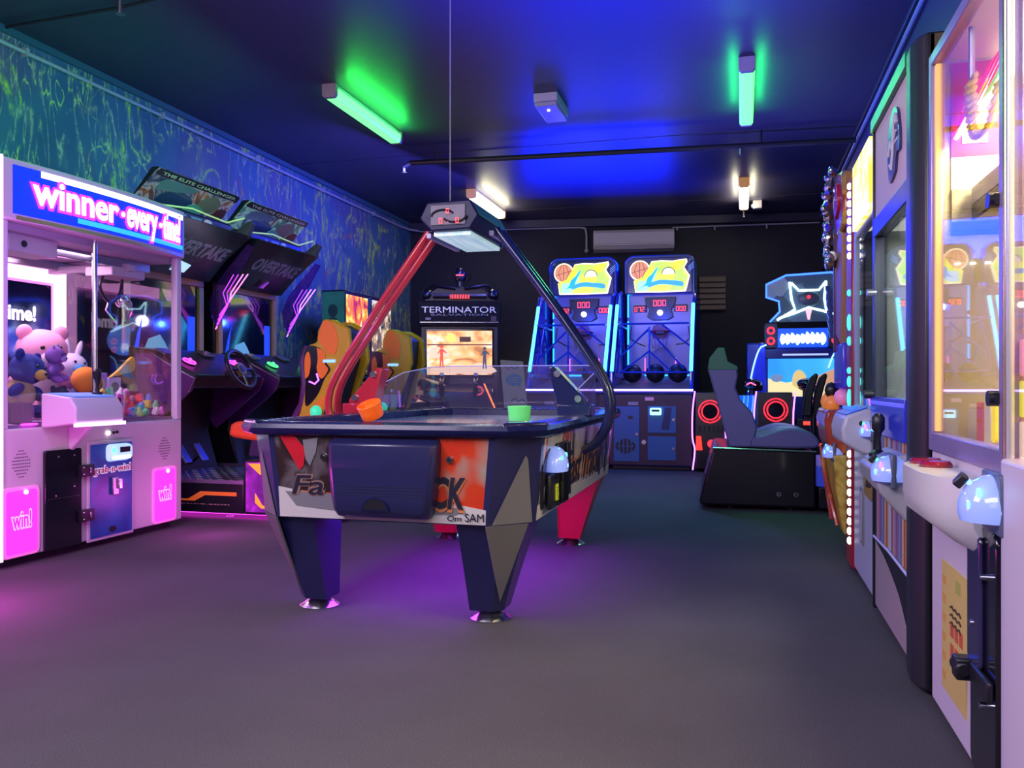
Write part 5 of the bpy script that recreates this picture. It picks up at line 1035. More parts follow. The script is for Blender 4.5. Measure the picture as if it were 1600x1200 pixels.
B0 = bball(-1.33, 10.62, 1.15, 'dark basketball in the row on the ball deck beside the ring cabinet')
B0['group'] = 'dark basketballs on the ball deck beside the ring cabinet'
for x in (-1.045, -.77): dup(B0, (x, 10.62, 1.15))
o = dup(B0, (-1.86, 10.62, 1.15), None, 'single dark basketball on the deck of the hoop machine behind the hockey arm'); 
if 'group' in o: del o['group']

# ================================================================ shooting cabinet with ring speakers and neon marquee
RC = thing('ring_speaker_cabinet', 'neon lit cabinet with red ring speakers and a cartoon desert on screen', 'arcade machine', (.29, 9.88, 0))
RINGM = em('red_ring_glow', (1, .022, .04), 2.2)
def speaker_tower(x0, x1, cx, cz, extra):
    b = MB(); b.prism([(0, .04), (.10, .12), (.03, .9), (.5, .92), (.5, .04)] if False else [(.02, .04), (.0, .30), (.05, .92), (.5, .92), (.5, .04)], 'x', x0 + .02, x1 - .02, BLACK); tw = b.build('speaker_tower', RC, .01)
    for sx, x in ((-1, x0), (1, x1)):
        P = [(x - .01, .0, .03), (x + .015, -.01, .26), (x - .012, -.01, .40), (x - .012, .02, .70), (x + .012, .05, .93)]
        b = MB(); b.tube(smooth_path(P, 3), .009, em('tower_violet', (.65, .2, 1), 3), 6); b.build('edge_light', tw)
    b = MB(); b.tube([(cx + .125 * math.cos(2 * PI * i / 28), .0 + (cz - .3) * 0, cz + .125 * math.sin(2 * PI * i / 28)) for i in range(28)], .008, RINGM, 6, closed=True)
    b.tube([(cx + .092 * math.cos(2 * PI * i / 28), -.005, cz + .092 * math.sin(2 * PI * i / 28)) for i in range(28)], .008, RINGM, 6, closed=True)
    for i in range(8):
        a = 2 * PI * i / 8; b.box((cx + .109 * math.cos(a), -.004, cz + .109 * math.sin(a)), (.02, .015, .02), BLACK, (0, -a, 0))
    b.cyl((cx, .02, cz), (cx, -.0, cz), .085, GLOSSBLACK); b.build('ring_speaker', tw)
    if extra:
        b = MB(); b.prism([(x0 + .03, .26), (x0 + .10, .26), (x0 + .085, .42), (x0 + .03, .42)], 'y', -.02, .0, em('red_panel', (1, .03, .02), 2)); b.build('red_lamp', tw, .004)
        b = MB(); b.cyl((x0 + .2, -.02, .335), (x0 + .2, .02, .335), .045, RINGM); b.build('red_lamp', tw)
        b = MB()
        for i in range(6): b.bb(x0 + .06 + i * .05, x0 + .075 + i * .05, -.01, .02, .47, .54, BLACK)
        b.build('rib_panel', tw)
speaker_tower(-.83, -.46, -.645, .70, True); speaker_tower(-.15, .27, .07, .725, False)
b = MB(); b.bb(-.46, -.15, .10, .5, .05, .88, art('ice_blue_swirl', [(.35, (.0, .12, .7)), (.5, (.02, .4, .9)), (.58, (.8, .95, 1)), (.68, (.0, .2, .85))], 3, 2, 2.5, emit=.8, kind='X')); b.build('blue_graphic_panel', RC)
b = MB(); b.bb(-.24, .85, .5, 1.15, .05, 1.50, HBLUE); b.build('cabinet', RC, .02)
b = MB(); b.prism([(-.22, .90), (-.10, 1.48), (-.03, 1.5), (-.03, .90)], 'y', .40, .5, mat('side_fairing_blue', (.02, .04, .6), .15, emit=(.01, .03, .8), es=.45, coat=.6)); b.build('side_fairing', RC, .01); b = MB(); b.prism([(.83, .90), (.80, 1.5), (.77, 1.5), (.77, .90)], 'y', .40, .5, MT['side_fairing_blue']); b.build('side_fairing', RC, .01)
b = MB(); b.tube(smooth_path([(-.22, .39, .92), (-.17, .39, 1.2), (-.10, .39, 1.42), (-.02, .39, 1.47)], 4), .009, em('pale_cyan_edge', (.3, .65, 1), 2), 6); b.tube(smooth_path([(.66, .39, 1.20), (.72, .39, 1.36), (.80, .39, 1.42)], 4), .009, MT['pale_cyan_edge'], 6); b.build('fairing_light', RC)
b = MB(); b.bb(.0, .79, .47, .50, .87, 1.31, art('desert_sky_image', [(.3, (.02, .30, .75)), (.5, (.05, .45, .9)), (.7, (.5, .8, 1))], 1.2, 2, .3, emit=.95)); sc = b.build('screen', RC, smooth=False)
b = MB()
b.prism([(0, .87), (.79, .87), (.79, 1.06), (.6, 1.02), (.4, 1.06), (.2, 1.03), (0, 1.08)], 'y', .466, .47, em('desert_sand', (.95, .8, .35), .9)); b.prism([(.42, 1.05), (.50, 1.10), (.60, 1.13), (.79, 1.22), (.79, 1.0), (.5, 1.0)], 'y', .464, .467, em('desert_rock', (.7, .35, .18), .8))
b.prism(sm2([(.03, 1.10), (.10, 1.13), (.17, 1.10), (.12, 1.04), (.05, 1.05)], 3), 'y', .462, .467, em('blue_grey_machine', (.2, .3, .45), .7)); b.prism(sm2([(.27, 1.0), (.28, 1.12), (.34, 1.18), (.41, 1.13), (.43, 1.02), (.35, .96)], 3), 'y', .461, .467, em('golden_creature', (.85, .6, .2), .8))
b.build('screen_image', sc, smooth=False)
b = MB(); b.bb(-.03, .82, .42, .5, 1.32, 1.40, mat('brow_blue', (.02, .02, .2), .25)); b.bb(.16, .66, .415, .42, 1.345, 1.365, em('brow_glow', (.5, .6, 1), .9)); b.build('brow_panel', RC)
b = MB(); b.prism(rrect(.09, .66, 1.44, 1.66, .02), 'y', .42, .50, em('title_blue', (.01, .08, .8), 1.1)); tb = b.build('title_box', RC, .004)
b = MB(); random.seed(3)
for i in range(9): b.prism(sm2([(.13 + i * .055, 1.53), (.15 + i * .055, 1.59 + random.uniform(0, .03)), (.19 + i * .055, 1.57), (.195 + i * .055, 1.51), (.155 + i * .055, 1.49 - random.uniform(0, .03))], 3), 'y', .408, .42, em('title_white_glow', (.75, .95, 1), 2.2))
b.build('title_glow', tb)
for x in (.03, .74):
    b = MB(); b.prism(rrect(x - .075, x + .075, 1.43, 1.72, .03), 'y', .40, .50, BLACK); sp = b.build('lamp_pod', RC, .006)
    for z in (1.515, 1.635):
        b = MB(); b.torus((x, .395, z), .036, .011, RINGM, 'y', 20, 6); b.build('red_ring', sp)
b = MB(); MP = [(.02, 1.74), (.13, 1.86), (.12, 1.98), (-.02, 2.03), (-.02, 2.18), (.20, 2.28), (.70, 2.30), (.86, 2.20), (.86, 2.05), (.74, 2.0), (.74, 1.88), (.86, 1.74)]
b.prism(MP, 'y', .46, .52, art('marquee_steel_art', [(.3, (.03, .06, .12)), (.5, (.10, .16, .24)), (.65, (.22, .26, .34)), (.8, (.04, .07, .1))], 4, 2, .5, kind='voronoi', emit=.35)); mq = b.build('marquee', RC, smooth=False)
b = MB(); b.tube([(x, .455, z) for x, z in MP], .012, BLUELED, 6); b.build('marquee_light', mq)
for P in ([(.24, 2.20), (.26, 2.0), (.30, 1.88), (.10, 1.76)], [(.26, 2.19), (.34, 2.10), (.56, 2.10), (.64, 2.2)], [(.64, 2.2), (.62, 2.0), (.64, 1.88), (.84, 1.78)], [(.12, 1.78), (.3, 1.84), (.45, 1.90), (.6, 1.86), (.84, 1.78)]):
    b = MB(); b.tube([(x, .45, z) for x, z in P], .013, em('icy_tube', (.6, 1, .95), 4.5), 6); b.build('marquee_tube', mq)
b = MB(); b.ball((.45, .45, 2.0), (.13, .02, .09), mat('grey_emblem', (.12, .13, .18), .3), 14); b.prism([(.41, 1.9), (.49, 1.9), (.46, 1.76), (.44, 1.76)], 'y', .44, .455, em('emblem_pink', (1, .4, .45), 1.6)); b.prism(circ(.45, 2.02, .02), 'y', .42, .44, RINGM); b.build('marquee_emblem', mq)
b = MB(); b.bb(.30, .78, .0, .5, .05, .62, BLACK); b.bb(.36, .62, -.01, .0, .56, .60, em('red_bar', (1, .05, .03), 2)); b.bb(.45, .62, -.01, 0, .33, .36, MT['red_bar']); b.tube([(.66, -.02, .05), (.64, -.02, .4), (.69, -.02, .72)], .012, HOTPINK, 6); b.build('rear_pedestal', RC, .01)
for x, y in ((-.18, .3), (.40, .1)):
    b = MB(); b.cyl((x, y, .62 if x > 0 else .9), (x, y, .95), .04, BLACK); gm = b.build('gun_mount', RC)
    b = MB(); b.ball((x, y - .05, 1.02), (.11, .10, .06), GLOSSBLACK, 12); b.box((x + .02, y + .05, .98), (.16, .16, .07), BLACK, (R(10), 0, R(20))); b.build('gun_body', gm, .01)
    b = MB(); b.tube([(x + .07 + .05 * math.cos(2 * PI * i / 16), y - .12, .92 + .10 * math.sin(2 * PI * i / 16)) for i in range(16)] if x > 0 else [(x - .06 + .0 * i, y - .15, 1.0 + .01 * i) for i in range(2)] + [(x - .02, y - .16, 1.03), (x + .04, y - .16, 1.0)], .008, em('gun_pink_red', (1, .1, .25), 2.4), 6); b.build('gun_light', gm)
lamp('ring_cabinet_blue', 'POINT', (.3, 9.6, 1.6), (.1, .25, 1), 5, .2)

# ================================================================ dark twin seat simulator
SM = thing('seat_simulator', 'dark twin seat simulator with moulded blue lit grey bench on a black base', 'simulator', (-.34, 7.0, 0), 2)
b = MB(); b.prism([(.0, .05), (.03, .03), (.90, .03), (.90, .48), (.14, .50), (.11, .49)], 'y', 0, 1.25, mat('simulator_black', (.010, .010, .016), .3, coat=.3)); bs = b.build('base', SM, .02)
b = MB(); b.tube([(.11, -.004, .495), (.90, -.004, .478)], .006, MT['silver_line'], 6); b.build('base_trim', bs)
for x in (.62, .75):
    b = MB(); b.torus((x, -.003, .135), .014, .006, STEEL, 'y', 14, 6); b.build('base_bolt', bs)
for x, y in ((.25, .1), (.72, .1), (.25, 1.1), (.72, 1.1)):
    b = MB(); b.cyl((x, y, 0), (x, y, .035), .03, BLACK); b.build('castor', bs)
b = MB(); b.bb(.92, 1.28, .0, 1.2, .03, .20, BLACK); b.bb(.91, 1.26, .03, 1.2, .20, .36, mat('blue_step', (.03, .05, .4), .3, emit=(.05, .08, .8), es=.3)); b.build('step', SM, .008)
SEATM = mat('blue_lit_grey_seat', (.15, .16, .40), .38); SEATG = mat('green_seat_top', (.03, .22, .12), .4)  # blue light falling on the seat is mixed into its colour
for k_, y0 in enumerate((.06, .62)):
    b = MB(); P = [(.24, .50), (.18, .72), (.12, .95), (.07, 1.14), (.085, 1.22), (.15, 1.30), (.20, 1.30), (.225, 1.19), (.30, 1.15), (.31, 1.08), (.29, .98), (.33, .88), (.42, .78), (.46, .66), (.42, .50)]
    b.prism(P, 'y', y0, y0 + .07, SEATM); b.prism(P, 'y', y0 + .43, y0 + .50, SEATM); P2 = [(.24, .53), (.19, .74), (.11, 1.12), (.15, 1.20), (.22, 1.14), (.23, .95), (.28, .82), (.36, .62), (.36, .5)]
    b.prism(P2, 'y', y0 + .06, y0 + .44, SEATM); bk = b.build('backrest', SM, .014)
    for ya in (y0 - .003, y0 + .427):
        b = MB(); b.prism([(.068, 1.125), (.082, 1.222), (.148, 1.304), (.202, 1.304), (.228, 1.194), (.303, 1.154), (.311, 1.125)], 'y', ya, ya + .076, SEATG); b.build('headrest_cap', bk, .006, label='dark green top of the seat back')
    b = MB(); b.prism(sm2([(.38, .50), (.40, .58), (.50, .60), (.66, .655), (.80, .645), (.90, .60), (.90, .50)], 3), 'y', y0, y0 + .5, SEATM); b.build('seat_cushion', SM, .02)
lamp('green_spot', 'SPOT', (.03, 7.6, 3.3), (.1, 1, .3), 30, .1, spot=50, aim=(-.1, 7.2, 1.2))
for dy in (0, .09):                                                # standing flipper-like dark handles
    pass
t = thing('hanging_controllers', 'pair of black glove shaped controllers standing in front of the neon cabinet', 'controller', (.66, 8.6, -.0))
b = MB(); b.cyl((0, 0, 0), (0, 0, .72), .03, BLACK); b.lathe([(.002, 0), (.14, 0), (.14, .02), (.03, .03), (.002, .03)], (0, 0, 0), BLACK, 20); b.build('stand', t)
for x in (-.05, .04):
    b = MB(); b.prism([(x - .06, .70), (x + .03, .70), (x + .04, .9), (x + .09, 1.10), (x + .065, 1.12), (x + .01, 1.07), (x - .03, .95)], 'y', -.02 + x, .03 + x, BLACK); b.build('controller', t, .015)

# ================================================================ the row of prize machines under the bulkhead
def dome(parent, x, y, z, s=1, green=True):
    """lit clear bill acceptor hood on a front facing -Y"""
    b = MB(); b.bb(x - .085 * s, x + .085 * s, y - .02, y, z - .08 * s, z + .07 * s, mat('acceptor_body', (.1, .12, .2), .3)); ab = b.build('bill_acceptor', parent, .006)
    b = MB(); b.ball((x, y - .01, z - .02 * s), (.085 * s, .085 * s, .085 * s), mat('lit_clear_hood', (.35, .45, .8), .12, emit=(.18, .30, 1.0), es=.55, coat=.8), 20, zmin=-.35); b.build('lit_dome', ab)
    b = MB()
    for dx, dz, c in ((-.04, .01, 'blue'), (.035, -.01, 'cyan'), (.0, .035, 'green' if green else 'blue'), (.05, .02, 'red' if green else 'cyan')):
        b.ball((x + dx * s, y - .008 - .078 * s * math.sqrt(max(0, 1 - (dx / .085) ** 2 - ((dz + .02) / .085) ** 2)), z + dz * s), (.014, .005, .014), {'blue': em('dot_blue', (.1, .3, 1), 5), 'cyan': em('dot_cyan', (.1, .9, 1), 4), 'green': em('dot_green', (.05, 1, .3), 4), 'red': em('dot_red', (1, .1, .2), 4)}[c], 8)
    b.build('dome_led', ab)
    b = MB(); b.box((x - .03 * s, y - .082 * s, z + .045 * s), (.07 * s, .02, .035 * s), BLACK, (R(-40), 0, R(-12))); b.build('note_slot', ab, .004)
    return ab

# ---- A: lilac prize machine nearest the camera (front faces -X)
A = thing('prize_machine', 'lilac white prize machine with bright yellow interior and a black service door', 'prize machine', (.57, 2.2, 0), -90)
b = MB(); b.bb(-.685, .11, 0, .80, .03, .80, LILAC)
ring = [(.11, 0)] + [(.11 + .10 - .10 * math.cos(R(a)), -.035 * math.sin(R(a))) for a in range(20, 91, 14)] + [(.62, -.035), (.70, .0), (.70, .80), (.11, .80)]
b.prism(ring, 'z', .03, .84, LILAC); cabA = b.build('cabinet', A, .006)
b = MB(); b.bb(-.66, .66, .04, .76, 0, .03, BLACK); b.build('plinth', A)
FR = mat('lilac_metal_frame', (.30, .24, .48), .3, .3)
b = MB(); b.bb(-.685, -.65, -.01, .03, .80, 2.02, FR); b.bb(.07, .105, -.012, .03, .80, 2.02, FR); b.bb(-.65, .07, -.01, .03, .80, .855, FR); b.bb(-.65, .07, -.01, .03, 1.985, 2.02, FR); b.build('door_frame', A, .004)
b = MB(); b.cyl((.118, -.005, .84), (.118, -.005, 2.02), .012, mat('brass_tube', (.5, .45, .3), .25, .8)); b.cyl((.15, -.01, .84), (.15, -.01, 2.02), .008, mat('pale_tube', (.6, .6, .6), .2, .4)); b.build('corner_rod', A)
b = MB(); b.bb(-.648, -.625, .0, .012, .86, 1.98, mat('amber_edge', (.75, .45, .15), .4, emit=(1, .6, .2), es=.5)); b.build('amber_strip', A)
b = MB(); b.bb(-.669, -.664, .05, .76, 1.60, 1.70, MT['square_tile_band'] if 'square_tile_band' in MT else art('coloured_squares', [(.0, (.65, .05, .1)), (.25, (.9, .85, .7)), (.42, (.05, .5, .4)), (.6, (.85, .4, .6)), (.78, (.95, .9, .8))], 6, 0, 0, kind='voronoi', interp='CONSTANT', emit=.35)); b.build('square_tile_band', A, smooth=False)
b = MB(); b.bb(-.669, -.664, .05, .76, 1.70, 1.99, mat('crimson_backdrop', (.35, .03, .05), .5, emit=(.4, .05, .04), es=.4))
for i in range(6): b.bb(-.664, -.661, .08 + i * .11, .15 + i * .11, 1.74, 1.84, mat('mustard_letter_block', (.7, .45, .1), .5, emit=(.8, .5, .1), es=.3))
b.build('patterned_side', A)
b = MB(); b.bb(-.669, -.655, .05, .76, 1.50, 1.60, mat('grey_gantry', (.4, .4, .38), .35)); b.bb(-.669, -.65, .05, .76, 1.46, 1.50, BLACK); b.build('side_beam', A)
b = MB()
for i in range(16): b.bb(-.665, -.66, .06 + i * .042, .075 + i * .042, 1.37, 1.376, WHITELED)
b.build('led_row', A)
b = MB(); b.bb(-.669, -.662, .30, .62, 1.12, 1.32, mat('pale_prize_case', (.35, .42, .45), .3)); b.build('pale_side_panel', A)
b = MB(); b.bb(-.65, .07, .008, .012, .855, 1.985, CLEAR); b.build('front_window', A, smooth=False)
b = MB(); b.bb(.16, .70, -.01, -.006, .85, 2.0, CLEAR); b.build('bay_window', A, smooth=False)
for z in (1.90, 1.42, .97):
    b = MB(); b.cyl((.06, -.005, z), (.06, -.032, z), .018, BLACK); b.bb(.04, .08, -.022, -.005, z - .012, z + .012, BLACK); b.build('window_latch', A)
CREAM = mat('cream_inner_wall', (.62, .60, .42), .5)
b = MB(); b.bb(-.685, .70, .76, .80, .80, 2.02, CREAM); b.bb(-.685, -.67, .03, .80, .80, 2.02, CREAM); b.bb(.68, .70, .03, .8, .84, 2.0, CREAM); b.bb(-.685, .70, .03, .80, 2.0, 2.02, CREAM); b.bb(-.685, .70, .03, .8, .80, .83, CREAM); b.build('inner_case', A)
b = MB(); b.bb(-.64, .01, .10, .76, 1.545, 1.60, mat('grey_gantry', (.4, .4, .38), .35)); b.bb(-.64, .01, .10, .11, 1.50, 1.545, BLACK); b.build('gantry', A, .004)
b = MB(); b.bb(-.64, .66, .735, .75, 1.60, 1.70, art('coloured_squares', [(.0, (.65, .05, .1)), (.25, (.9, .85, .7)), (.42, (.05, .5, .4)), (.6, (.85, .4, .6)), (.78, (.95, .9, .8))], 6, 0, 0, kind='voronoi', interp='CONSTANT', emit=.35)); b.build('square_tile_band', A, smooth=False)
# upper sign with dripping letters, lit from inside
b = MB(); b.add([(-.64, .05, 1.75), (.01, .05, 1.75), (.01, .16, 1.985), (-.64, .16, 1.985), (-.64, .06, 1.745), (.01, .06, 1.745), (.01, .17, 1.98), (-.64, .17, 1.98)], [(0, 1, 2, 3), (7, 6, 5, 4), (0, 4, 5, 1), (1, 5, 6, 2), (2, 6, 7, 3), (3, 7, 4, 0)],
      em('prize_sign_white', (1, .94, .78), 2.2)); sg = b.build('lit_sign', A, smooth=False)
b = MB(); random.seed(5)
sy = lambda z: .05 + (z - 1.75) / .235 * .11 - .006
def signbit(P, m, mb, o=0):
    n_ = len(P); mb.add([(x, sy(z) - o - .003, z) for x, z in P] + [(x, sy(z) - o, z) for x, z in P], [tuple(range(n_)), tuple(range(2 * n_ - 1, n_ - 1, -1))] + [(i, (i + 1) % n_, n_ + (i + 1) % n_, n_ + i) for i in range(n_)], m)
for i in range(7):
    x = -.62 + i * .085; h = .13 + .06 * random.random()
    signbit([(x, 1.96), (x + .06, 1.965), (x + .055, 1.90), (x + .045, 1.96 - h), (x + .035, 1.90), (x + .02, 1.96 - h * .8), (x + .008, 1.90)], em('drip_red', (.9, .03, .08), .9), b)
signbit([(-.64, 1.76), (-.55, 1.76), (-.47, 1.88), (-.55, 1.93), (-.64, 1.90)], em('hot_pink_patch', (.95, .06, .3), .9), b, .002)
signbit([(-.30, 1.755), (-.22, 1.755), (-.2, 1.83), (-.26, 1.83)], em('sign_green_patch', (.4, .85, .1), .9), b, .002)
signbit([(-.46, 1.752), (-.42, 1.752), (-.40, 1.85), (-.44, 1.85)], em('sign_yellow_patch', (.95, .85, .05), 1), b, .002)
signbit([(-.10, 1.90), (-.05, 1.91), (-.05, 1.97), (-.10, 1.965)], em('sign_blue_patch', (.05, .35, .9), .9), b, .002); b.build('drip_lettering', sg, smooth=False)
b = MB(); b.bb(-.64, .66, .70, .73, 1.72, 1.98, mat('crimson_backdrop', (.35, .03, .05), .5, emit=(.4, .05, .04), es=.4))
for i in range(9): b.bb(-.60 + i * .13, -.52 + i * .13, .695, .70, 1.76, 1.84, mat('mustard_letter_block', (.7, .45, .1), .5, emit=(.8, .5, .1), es=.3))
b.build('patterned_backdrop', A)
b = MB(); pts = []
path = smooth_path([(-.36, .035, 1.84), (-.37, .035, 1.78), (-.36, .04, 1.72), (-.32, .04, 1.68), (-.26, .045, 1.67), (-.20, .05, 1.70), (-.15, .05, 1.76)], 24)
for i, p in enumerate(path): a = i * .9; pts.append((p[0] + .014 * math.cos(a), p[1] + .012 * math.sin(a), p[2] + .014 * math.sin(a)))
b.tube(pts, .0065, mat('yellow_coil', (.8, .55, .1), .4, emit=(.8, .5, .1), es=.15), 5); b.build('coiled_cord', A)
b = MB(); b.tube([(-.36, .035, 1.98), (-.36, .035, 1.84)], .008, STEEL); b.build('cord_hanger', A)
b = MB()
for i in range(10): b.bb(-.60 + i * .06, -.575 + i * .06, .7, .71, 1.43, 1.436, WHITELED); b.bb(-.60 + i * .06, -.575 + i * .06, .7, .71, 1.39, 1.396, WHITELED)
b.build('led_row', A)
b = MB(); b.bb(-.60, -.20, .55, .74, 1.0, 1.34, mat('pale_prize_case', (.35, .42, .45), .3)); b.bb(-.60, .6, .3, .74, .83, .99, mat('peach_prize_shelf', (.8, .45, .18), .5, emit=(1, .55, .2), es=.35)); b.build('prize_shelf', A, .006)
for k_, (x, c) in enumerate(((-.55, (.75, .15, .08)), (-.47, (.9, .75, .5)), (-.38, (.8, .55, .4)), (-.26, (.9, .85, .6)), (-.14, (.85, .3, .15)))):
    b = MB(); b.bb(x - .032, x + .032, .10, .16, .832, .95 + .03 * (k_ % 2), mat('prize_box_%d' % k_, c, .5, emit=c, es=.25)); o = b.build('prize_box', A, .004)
b = MB(); b.prism(rrect(-.035, .0, .865, .965, .012), 'y', -.0, .006, mat('yellow_oval_sticker', (.9, .75, .05), .5, emit=(.9, .7, .05), es=.3)); b.build('window_sticker', A)
for k_, (z, c) in enumerate(((1.06, (1, .35, .4)), (.97, (1, .85, .1)), (.88, (1, .7, .55)))):
    b = MB(); b.prism(rrect(.10, .19, z - .04, z + .04, .014), 'y', .02, .03, em('square_glow_%d' % k_, c, 1.0)); b.build('square_lamp', A, smooth=False)
b = MB(); b.bb(.08, .68, .06, .08, .84, 1.18, em('warm_inner_glow', (1, .72, .35), 1.0)); b.build('lit_inner_panel', A)
for x in (.14, .20):
    b = MB(); b.tube([(x, .05, 1.2), (x, .05, 1.95)], .012, mat('pink_inner_tube' if x > .17 else 'clear_inner_tube', (.7, .5, .55) if x > .17 else (.6, .6, .55), .2, emit=(1, .4, .6) if x > .17 else None, es=.4)); b.build('inner_tube', A)
b = MB(); b.bb(.12, .5, .10, .12, 1.70, 1.92, em('inner_white_sign', (1, .95, .75), 2.2)); b.build('lit_sign', A)
# front furniture
b = MB(); rg = [(-.56, 0), (-.56, -.05), (-.52, -.10), (-.44, -.125), (-.20, -.125), (-.10, -.10), (-.04, -.04), (-.04, 0)]
b.loft([[(x * 1.0, y, .775) for x, y in rg], [(x, y, .70) for x, y in rg], [(x, y * .92, .655) for x, y in rg], [(x + .02, y * .35, .60) for x, y in rg], [(x + .03, y * .05, .585) for x, y in rg]], mat('ledge_white', (.62, .62, .62), .35)); lg = b.build('control_ledge', A, .008)
for x, y in ((-.46, -.06), (-.36, -.055)):
    b = MB(); b.lathe([(.002, .0), (.042, .0), (.044, .008), (.036, .016), (.002, .018)], (x, y, .775), mat('red_push_button', (.25, .01, .03), .15, coat=.5), 20); b.build('push_button', lg)
dome(A, .115, -.02, .745, .9, False)
b = MB(); P = rrect(-.155, .075, .05, .665, .04); b.prism(P, 'y', -.018, 0, GLOSSBLACK, poly2=[(x, z) for x, z in P]); b.prism(rrect(-.135, -.02, .32, .64, .02), 'y', -.03, -.016, mat('door_inset', (.03, .025, .09), .2, coat=.4)); dA = b.build('service_door', A, .008)
b = MB(); b.box((-.12, -.04, .30), (.05, .045, .055), BLACK); b.cyl((-.16, -.045, .30), (-.09, -.045, .30), .020, BLACK); b.bb(-.09, .07, -.035, -.02, .275, .325, BLACK); b.build('door_lever', dA, .006)
for x, z in ((.0, .55), (.0, .25), (-.11, .62), (-.09, .42)):
    b = MB(); b.cyl((x, -.018, z), (x, -.034, z), .008, CHROME); b.build('screw', dA)
b = MB(); b.bb(-.53, -.255, -.004, 0, .12, .49, mat('yellow_notice_paper', (.62, .48, .14), .6)); nt_ = b.build('notice', A)
b = MB(); NC = mat('notice_orange', (.65, .33, .08), .6); NR = mat('notice_red', (.55, .10, .05), .6); NK = mat('notice_ink', (.08, .05, .03), .6)
for i in range(3):
    for j in range(2): b.bb(-.42 + i * .05, -.385 + i * .05, -.0055, -.004, .235 + j * .06, .275 + j * .06, NR)
for j in range(6): b.bb(-.515, -.48, -.0055, -.004, .15 + j * .055, .175 + j * .055, NC)
b.bb(-.36, -.31, -.0055, -.004, .43, .465, mat('notice_olive', (.4, .42, .08), .6))
for j in range(3): b.tube([(-.42 + i * .02, -.006, .375 - j * .022 + (.008 if i % 2 else 0)) for i in range(7)], .0025, NK, 4)
b.build('notice_print', nt_, smooth=False)
lamp('prize_inside_light', 'AREA', (.95, 2.45, 1.95), (1, .82, .40), 60, .3, .6, aim=(.95, 2.45, 0))
lamp('prize_inside_light', 'AREA', (.95, 1.80, 1.95), (1, .82, .45), 34, .3, .4, aim=(.95, 1.8, 0))

# ---- B: tall black framed claw cabinet
B_ = thing('tall_claw_machine', 'tall black framed claw machine with a pink header and striped lower panel', 'claw machine', (.57, 3.475, 0), -90)
b = MB(); b.bb(-.52, .52, .02, .82, .05, .80, BLACK); b.build('cabinet', B_)
b = MB(); b.bb(.44, .525, -.005, .3, .02, 2.13, BLACK); b.prism([(.30, 0), (.34, -.03), (.44, -.035), (.50, -.02), (.525, .0), (.525, .10), (.30, .10)], 'z', .02, 2.13, mat('black_moulded_post', (.02, .02, .03), .4)); b.build('corner_post', B_, .01)
b = MB(); b.bb(.50, .530, .02, .06, .03, 2.12, mat('bronze_edge', (.16, .12, .07), .35, .5)); b.build('bronze_strip', B_)
b = MB(); b.bb(-.52, -.485, -.02, .06, .03, 2.13, BLACK); b.build('corner_post', B_, .006)
b = MB(); b.bb(-.485, .30, -.012, .06, 1.72, 2.10, mat('pink_grey_header', (.60, .47, .46), .6)); hb = b.build('header', B_, .004)
b = MB(); b.bb(-.50, .31, -.03, .10, 2.10, 2.15, mat('green_header_edge', (.02, .25, .12), .35, .3)); b.build('header_top_strip', hb)
b = MB(); P = sm2([(.06, 1.80), (-.06, 1.78), (-.10, 1.86), (-.085, 1.97), (.0, 2.04), (.10, 2.02), (.15, 1.93), (.15, 1.86), (.09, 1.86)], 4)
b.prism(P, 'y', -.022, -.012, mat('emblem_navy', (.03, .03, .14), .3)); em_ = b.build('oval_emblem', hb)
b = MB(); WP = mat('emblem_white', (.6, .6, .68), .4)
b.tube([(-.02, -.025, 1.84), (.01, -.025, 1.82), (.04, -.025, 1.87), (.06, -.025, 1.97), (.09, -.025, 2.0), (.12, -.025, 1.96)], .008, WP, 6); b.tube([(-.05, -.025, 1.88), (-.02, -.025, 1.93), (.02, -.025, 1.89), (.10, -.025, 1.94)], .006, WP, 6); b.bb(.02, .12, -.024, -.022, 1.90, 1.912, WP); b.build('emblem_script', em_)
FB = mat('dark_steel_frame', (.06, .07, .09), .3, .4)
b = MB(); b.bb(-.485, .30, -.02, .03, 1.64, 1.72, FB); b.bb(-.485, -.45, -.02, .03, .94, 1.64, FB); b.bb(.265, .30, -.02, .03, .94, 1.64, FB); b.build('window_frame', B_, .004)
b = MB(); b.bb(-.485, .30, -.03, .03, .80, .95, mat('sill_blue_reflection', (.02, .03, .42), .2, coat=.5, emit=(.02, .03, .8), es=.22)); b.bb(-.485, .30, -.034, -.03, .92, .935, em('sill_reflection_line', (.1, .1, .9), .8)); b.build('window_sill', B_, .006)  # reflected blue light put into the sill as colour and glow
b = MB(); b.bb(-.45, .265, .0, .004, .95, 1.64, CLEAR); b.build('front_window', B_, smooth=False)
GI = mat('grey_inner_wall', (.34, .36, .34), .5)
b = MB(); b.bb(-.49, .49, .78, .82, .80, 1.95, GI); b.bb(-.49, -.475, .03, .80, .80, 1.95, GI); b.bb(.475, .49, .30, .80, .80, 1.95, GI); b.bb(-.49, .49, .03, .8, 1.92, 1.95, GI); b.bb(-.49, .49, .05, .8, .80, .84, GI); b.build('inner_case', B_)
b = MB(); b.bb(-.45, .42, .05, .78, 1.66, 1.71, mat('cream_light_box', (.7, .7, .6), .5, emit=(.9, .95, .8), es=.8)); b.build('inner_light', B_)
b = MB(); b.bb(-.45, .42, .3, .34, 1.56, 1.60, STEEL); b.bb(-.1, .05, .22, .42, 1.50, 1.57, STEEL); b.cyl((-.02, .32, 1.5), (-.02, .32, 1.38), .01, STEEL); b.build('gantry', B_, .004)
